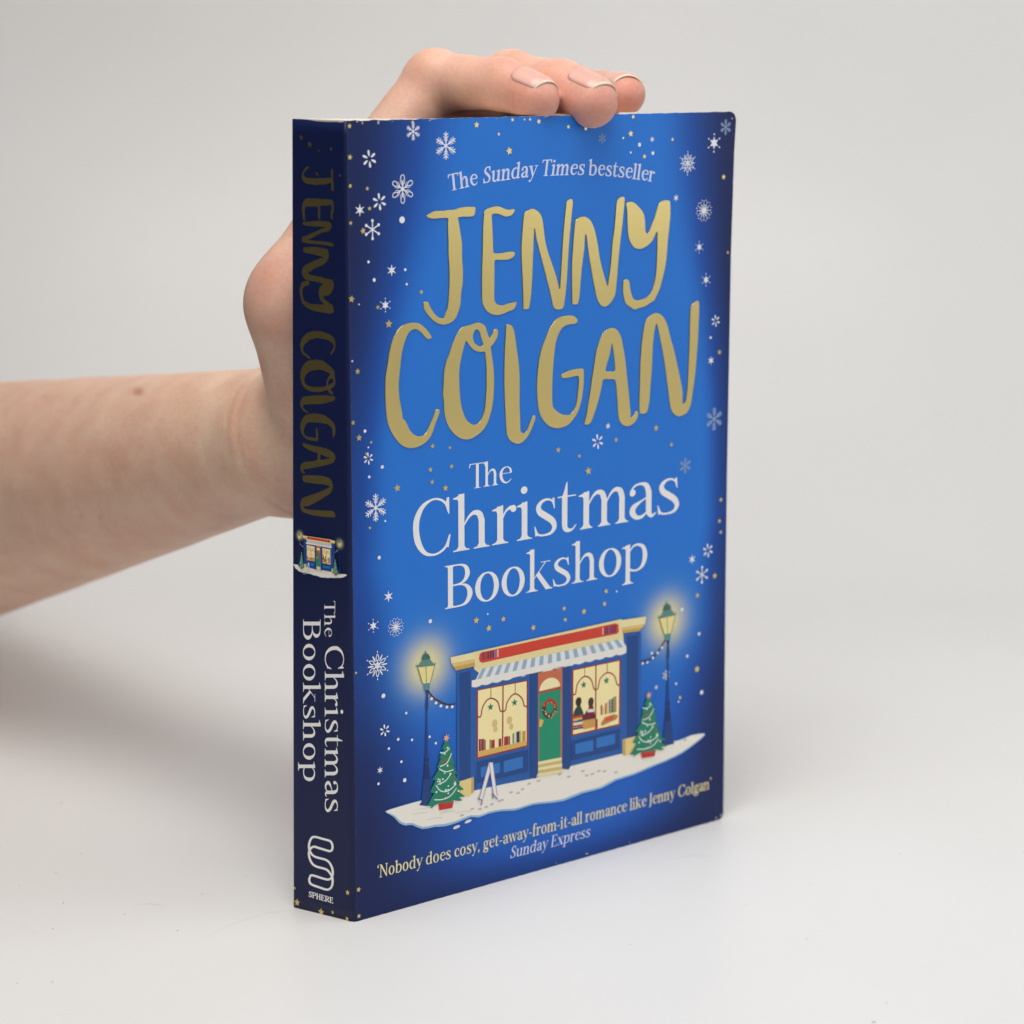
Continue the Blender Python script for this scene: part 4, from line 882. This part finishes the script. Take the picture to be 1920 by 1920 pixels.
def surface_nets(D, lo, h):
    ins = D < 0
    nx, ny, nz_ = D.shape
    cnt = np.zeros((nx-1, ny-1, nz_-1), np.int8)
    for i in (0, 1):
        for j in (0, 1):
            for k in (0, 1): cnt += ins[i:nx-1+i, j:ny-1+j, k:nz_-1+k]
    cells = np.argwhere((cnt > 0) & (cnt < 8)); idx = -np.ones(cnt.shape, np.int32); idx[tuple(cells.T)] = np.arange(len(cells))
    acc = np.zeros((len(cells), 3)); num = np.zeros(len(cells))
    cs = [(i, j, k) for i in (0, 1) for j in (0, 1) for k in (0, 1)]
    for a in cs:
        for ax in range(3):
            if a[ax] == 0:
                b = list(a); b[ax] = 1
                va = D[tuple((cells+a).T)]; vb = D[tuple((cells+b).T)]; m = (va < 0) != (vb < 0)
                t = va[m]/(va[m]-vb[m]); p = np.array(a, float)[None] + np.zeros((m.sum(), 3)); p[:, ax] = t
                acc[m] += p; num[m] += 1
    V = lo + (cells + acc/num[:, None])*h; F = []
    for ax in range(3):
        u, v = (ax+1) % 3, (ax+2) % 3
        s0 = [slice(None)]*3; s1 = [slice(None)]*3; s0[ax] = slice(0, -1); s1[ax] = slice(1, None)
        e = np.argwhere(ins[tuple(s0)] != ins[tuple(s1)])
        e = e[(e[:, u] > 0) & (e[:, v] > 0)]
        du = np.zeros(3, int); du[u] = 1; dv = np.zeros(3, int); dv[v] = 1
        e = e[(e[:, u] < cnt.shape[u]) & (e[:, v] < cnt.shape[v]) & (e[:, ax] < cnt.shape[ax])]
        q = np.stack([idx[tuple((e-du-dv).T)], idx[tuple((e-dv).T)], idx[tuple(e.T)], idx[tuple((e-du).T)]], 1)
        fl = ~ins[tuple(e.T)]; q[fl] = q[fl][:, ::-1]
        F.append(q[(q >= 0).all(1)])
    return V, np.concatenate(F)
SV, SF = surface_nets(D, lo, h)
for _ in range(2):
    d0 = skin_sdf(SV); gr = np.stack([(skin_sdf(SV + e) - d0)/0.05 for e in np.eye(3)*0.05], 1)
    SV = SV - gr/np.maximum(np.linalg.norm(gr, axis=1), .3)[:, None]*np.clip(d0, -.6, .6)[:, None]*0.8
M_skin = mat('skin', (0.72, 0.46, 0.35), 0.52, 0, 0.35)
b = bsdf(M_skin); b.inputs['Subsurface Weight'].default_value = 0.55; b.inputs['Subsurface Radius'].default_value = (1.0, 0.36, 0.2); b.inputs['Subsurface Scale'].default_value = 0.0028
b.subsurface_method = 'RANDOM_WALK'
at = N(M_skin, 'ShaderNodeAttribute', attribute_name='skin_tone'); tc = N(M_skin, 'ShaderNodeTexCoord')
na = N(M_skin, 'ShaderNodeTexNoise', Scale=95.0, Detail=3.0); nb_ = N(M_skin, 'ShaderNodeTexNoise', Scale=900.0, Detail=2.0)
cr = N(M_skin, 'ShaderNodeValToRGB'); cr.color_ramp.elements[0].position = 0.3; cr.color_ramp.elements[0].color = (0.92, 0.76, 0.73, 1); cr.color_ramp.elements[1].position = 0.7; cr.color_ramp.elements[1].color = (1.05, 1.04, 1.04, 1)
m1 = N(M_skin, 'ShaderNodeMix', data_type='RGBA', blend_type='MULTIPLY'); m1.inputs[0].default_value = 0.8
m2 = N(M_skin, 'ShaderNodeMix', data_type='RGBA', blend_type='OVERLAY'); m2.inputs[0].default_value = 0.14
for n_ in (na, nb_): L(M_skin, tc.outputs['Object'], n_.inputs['Vector'])
L(M_skin, na.outputs['Fac'], cr.inputs[0]); L(M_skin, at.outputs['Color'], m1.inputs[6]); L(M_skin, cr.outputs[0], m1.inputs[7])
L(M_skin, m1.outputs[2], m2.inputs[6]); L(M_skin, nb_.outputs['Fac'], m2.inputs[7]); L(M_skin, m2.outputs[2], b.inputs['Base Color'])
vo = N(M_skin, 'ShaderNodeTexVoronoi', Scale=1500.0); bu = N(M_skin, 'ShaderNodeBump', Strength=0.12, Distance=0.0003)
L(M_skin, tc.outputs['Object'], vo.inputs['Vector']); L(M_skin, vo.outputs['Distance'], bu.inputs['Height']); L(M_skin, bu.outputs['Normal'], b.inputs['Normal'])
person = mesh_obj('person', SV, SF, M_skin, smooth=True)
person['label'] = 'bare forearm and hand reaching from the left behind the book, fingertips over its top edge'; person['category'] = 'person'
base_c, flush, pale = np.array([0.75, 0.525, 0.40]), np.array([0.72, 0.335, 0.265]), np.array([0.77, 0.56, 0.41])
wt = np.zeros(len(SV))
for p, r, k in ((FA[0], 13, .85), (FB[0], 14, .9), (FC[0], 14, .95), (FA[2], 14, .4), (FB[2], 15, .45), (FA[1], 14, .55), (FB[1], 14, .55), ((FA[1]+FA[2])/2, 15, .4), ((FB[1]+FB[2])/2, 15, .4), (FC[1], 14, .6), (oy(500, 520, 36), 15, .4)):
    wt = np.maximum(wt, k*np.exp(-(np.linalg.norm(SV-p, axis=1)/r)**2))
pw = np.exp(-(np.linalg.norm(SV-at_d(440, 740, 645), axis=1)/26)**2)*.7
col = base_c + (pale-base_c)*pw[:, None]; col = col + (flush-col)*wt[:, None]
pj = project(SV); mole = np.exp(-(((pj[:, 0]-260)/11)**2 + ((pj[:, 1]-735)/8)**2)**1.5)*((SV - CAM) @ FWD < 745)
col = col + (np.array([.48, .22, .15])-col)*(0.75*mole)[:, None]
for (mx_, my_, mr_) in ((155, 968, 5), (190, 970, 6), (85, 745, 7), (365, 832, 4)):
    sp_ = np.exp(-(((pj[:, 0]-mx_)/mr_)**2 + ((pj[:, 1]-my_)/mr_)**2))*((SV - CAM) @ FWD < 770)
    col = col + (np.array([.55, .30, .24])-col)*(0.4*sp_)[:, None]
ca = person.data.color_attributes.new('skin_tone', 'FLOAT_COLOR', 'POINT'); ca.data.foreach_set('color', np.concatenate([col, np.ones((len(col), 1))], 1).ravel())
# fingernails: curved plates lying on the fingertips, with a pale free edge
M_nail = mat('fingernail', (0.78, 0.445, 0.375), 0.30, 0, 0.5); bsdf(M_nail).inputs['Subsurface Weight'].default_value = 0.3; bsdf(M_nail).inputs['Subsurface Scale'].default_value = 0.001
M_tip = mat('nail_free_edge', (0.86, 0.72, 0.58), 0.3, 0, 0.4); bsdf(M_tip).inputs['Subsurface Weight'].default_value = 0.4; bsdf(M_tip).inputs['Subsurface Scale'].default_value = 0.001
def nail(J, R, up, rw, t0, t1, half):
    a = J[0]-J[1]; a /= np.linalg.norm(a); n_ = np.asarray(up, float); n_ = n_ - a*(n_ @ a); n_ /= np.linalg.norm(n_); s = np.cross(a, n_)
    T = np.linspace(t0, t1, 15); TH_ = np.linspace(-half, half, 17); V = np.zeros((15, 17, 3)); keep = None
    for i, t in enumerate(T):
        ths = TH_*(min(1.0, 0.55 + 0.45*math.sqrt(min(1, max(0, (i+0.4)/3.0)))))
        dirs = np.cos(ths)[:, None]*n_ + np.sin(ths)[:, None]*s
        c = J[0] + a*min(t, 1.6); r = np.full(17, rw*2.0)
        for _ in range(30): r = r - 0.9*smin(chain(c + dirs*r[:, None], J, R), ball(c + dirs*r[:, None], J[0]+[0.1, 0.5, -.9], R[0]-.4), 1.5)
        r = r + 0.14 - (0.42 if i == 0 else (0.12 if i == 1 else 0))
        r = r - 0.30*np.abs(TH_/half)**6
        if t > 1.6: r = r - (t-1.6)*0.40
        over = max(0, t-1.6)
        V[i] = J[0] + a*t + dirs*r[:, None] - a*(over*0.5*np.abs(ths/half)**2)[:, None]
    F = []; MI = []
    for i in range(14):
        for j in range(16):
            k = i*17+j; F.append((k, k+1, k+18, k+17)); MI.append(1 if i >= 13 else 0)
    o = mesh_obj('fingernail', V.reshape(-1, 3), F, [M_nail, M_tip], person, MI, smooth=True)
    md = o.modifiers.new('thickness', 'SOLIDIFY'); md.thickness = 0.0003; md.offset = 0
    return o
nail(FA, RA, UA, 4.6, -6.8, 3.3, 1.2)
nail(FB, RB, UB, 4.8, -7.2, 3.5, 1.2)
nail(FC, RC, UC, 4.4, -7.0, 3.5, 1.05)
